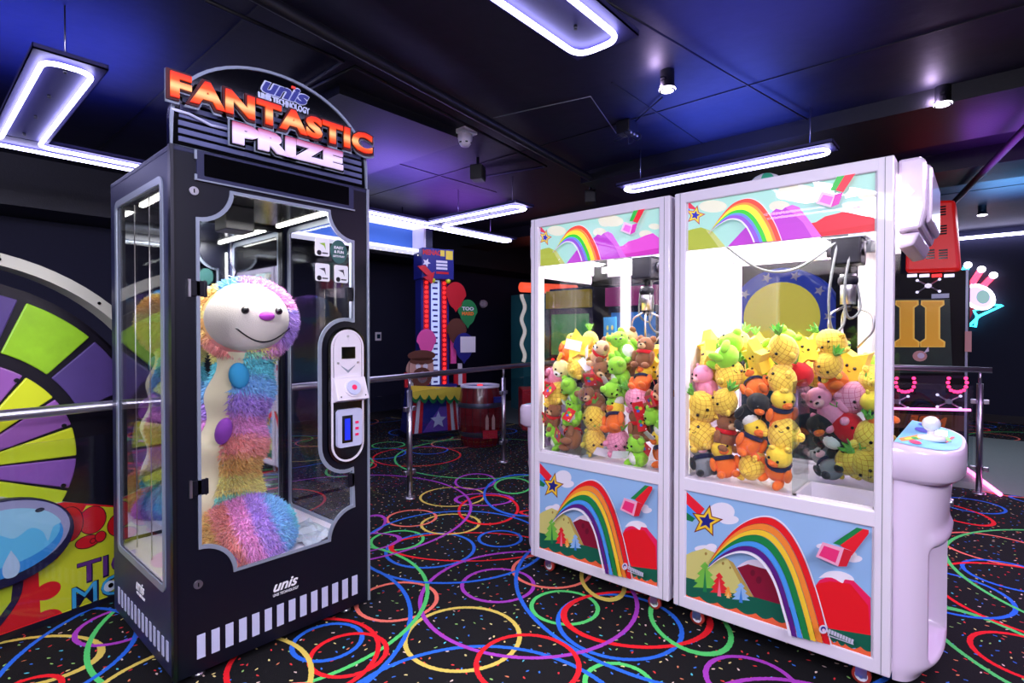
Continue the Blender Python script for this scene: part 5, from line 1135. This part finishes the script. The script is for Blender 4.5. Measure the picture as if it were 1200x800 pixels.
for k in range(3): MB().prism([(c[0]-.03, c[1]-.22-.06*k), (c[0]+.07, c[1]-.23-.06*k), (c[0]+.07, c[1]-.25-.06*k), (c[0]-.03, c[1]-.24-.06*k)], .012, .018, fs).build('red_bar', 'tw_red', im)
MB().prism([(a1-.02, .05), (a1, .05), (a1, zt_), (a1-.02, zt_)], 0, .02, fs).build('edge_strip', 'trim_grey', im)
c = mm(1134, 400); MB().prism([(c[0]-.02, c[1]-.1), (c[0]+.03, c[1]-.1), (c[0]+.03, c[1]+.1), (c[0]-.02, c[1]+.1)], .02, .05, fs).build('key_box', 'tw_skin', im)
q0, q1 = onz(1131, 548, .02), onz(1172, 579, .02)
tag(MB().tube([(0, 0, .02), (q1-q0)+Vector((0, 0, .02))], .018, 8).build('neon_strip', 'pink_neon', None, (q0.x, q0.y, 0)), 'pink light strip along the floor edge by the right handrail post', 'neon light')
# bowling neon on the far wall
XW = X1-.09
bn = thing('bowling_neon', 'bowling ball and pins neon sign on the dark right wall', 'neon sign', (XW, 0, 0))
def wb(px, py): p = onx(px, py, XW); return Vector((0, p.y, p.z))
def neon_m(n_, rgb, e): return mat(n_, rgb, .4, emit=e, emit_rgb=rgb)
neon_m('n_cyan', (60, 220, 245), 4); neon_m('n_red', (255, 60, 90), 4); neon_m('n_white', (240, 240, 255), 4.5); neon_m('n_pink', (240, 180, 255), 1.6); neon_m('n_glass', (150, 190, 190), .9)
for (x0, y0), (x1, y1), cc in (((1126, 323), (1133, 311), 'n_cyan'), ((1137, 334), (1149, 316), 'n_red'), ((1150, 336), (1163, 323), 'n_red')):
    p_ = MB().tube([wb(x0-1.5, y0), wb(x1-1.5, y1)], .022, 8).build('pin_tube', cc, bn); MB().tube([wb(x0+2.5, y0+1), wb(x1+2.5, y1+1)], .022, 8).build('pin_tube', cc, bn)
    MB().ball(wb(x1+1.2, y1-.5), .055, 12, 8).build('pin_head', 'n_white', bn)
MB().tube([wb(1147+17*math.cos(t), 348+13*math.sin(t)+ .2*17*math.cos(t)) for t in [2*PI*k/28 for k in range(28)]], .03, 8, True).build('ball_outline', 'n_white', bn)
MB().prism([(-q.y, q.z) for q in [wb(1147+16*math.cos(t), 348+12*math.sin(t)+3.4*math.cos(t)) for t in [2*PI*k/28 for k in range(28)]]], .0, .02, fs).build('ball_face', 'n_pink', bn)
MB().prism([(-q.y, q.z) for q in [wb(1152+8*math.cos(t), 348+8*math.sin(t)) for t in [2*PI*k/20 for k in range(20)]]], .02, .03, fs).build('ball_shine', 'n_glass', bn)
MB().tube([wb(*q) for q in ((1160, 357), (1175, 357.5), (1148, 370), (1135, 382), (1143, 382.5), (1145, 370), (1141, 364), (1150, 362))], .02, 8).build('arrow_outline', 'n_cyan', bn)
MB().prism([(-q.y, q.z) for q in [wb(*s) for s in ((1160, 358), (1172, 358.5), (1148, 368), (1142, 364))]], 0, .012, fs).build('arrow_face', mat('teal_dark', (20, 110, 130), .4), bn); MB().prism([(-q.y, q.z) for q in [wb(*s) for s in ((1134, 360), (1144, 361), (1140, 366), (1134, 380))]], 0, .012, fs).build('ribbon_face', 'n_red2' if 'n_red2' in M else mat('n_red2', (170, 30, 60), .4, emit=.4), bn)

# games further back that show through the glass of the claw machines
XG = 7.3
c = onx(915, 372, XG); rg = thing('ring_game', 'round yellow sign game with a blue star ring, seen through the right claw machine', 'arcade machine', (XG, c.y, 0))
mat('ring_blue', (40, 70, 190), .4, emit=.25); mat('disc_yellow', (236, 226, 80), .4, emit=.35); mat('game_teal', (40, 110, 110), .45); mat('screen_green', (70, 150, 90), .4, emit=.35, var=.6, bscale=5); mat('screen_blue', (60, 130, 210), .4, emit=.4, var=.4, bscale=4)
MB().box((.02, -.5, 0), (.7, .5, 1.0)).build('body', 'game_teal', rg); MB().cyl((.3, 0, c.z), (.0, 0, c.z), .62, 40).build('ring', 'ring_blue', rg); MB().cyl((.01, 0, c.z), (-.03, 0, c.z), .44, 36).build('disc', 'disc_yellow', rg)
for k in range(10):
    a = k*PI/5; MB().prism([(.53*math.cos(a)+.06*x, c.z+.53*math.sin(a)+.06*y) for x, y in star(0, 0, 1)], .0, .02, lambda a_, b_, c_: (-c_, -a_, b_)).build('star', 'white_print', rg)
for px, l_, m_ in ((668, 'tall game with a green screen, seen through the left claw machine', 'screen_green'), (742, 'tall game with a blue screen, seen through the left claw machine', 'screen_blue')):
    c = onx(px, 380, 7.6); g = thing('screen_game', l_, 'arcade machine', (7.6, c.y, 0), 0, 'screen games beyond the rail')
    MB().box((0, -.45, 0), (.7, .45, 2.2)).build('body', 'cabinet_side', g, bevel=.02); MB().box((-.02, -.38, 1.05), (0, .38, 1.75)).build('screen', m_, g); MB().box((-.10, -.45, 1.85), (0, .45, 2.15)).build('marquee', 'tw_pink' if 'blue' in m_ else 'tw_yellow', g, bevel=.01)
    MB().prism([(0, .8), (-.35, .78), (-.35, .9), (0, 1.0)], -.42, .42, lambda a_, b_, c_: (a_, c_, b_)).build('control_panel', 'im_black', g)
    for y in (-.2, 0, .2): MB().ball((-.22, y, .97), .03, 8, 6).build('button', 'red_led', g)
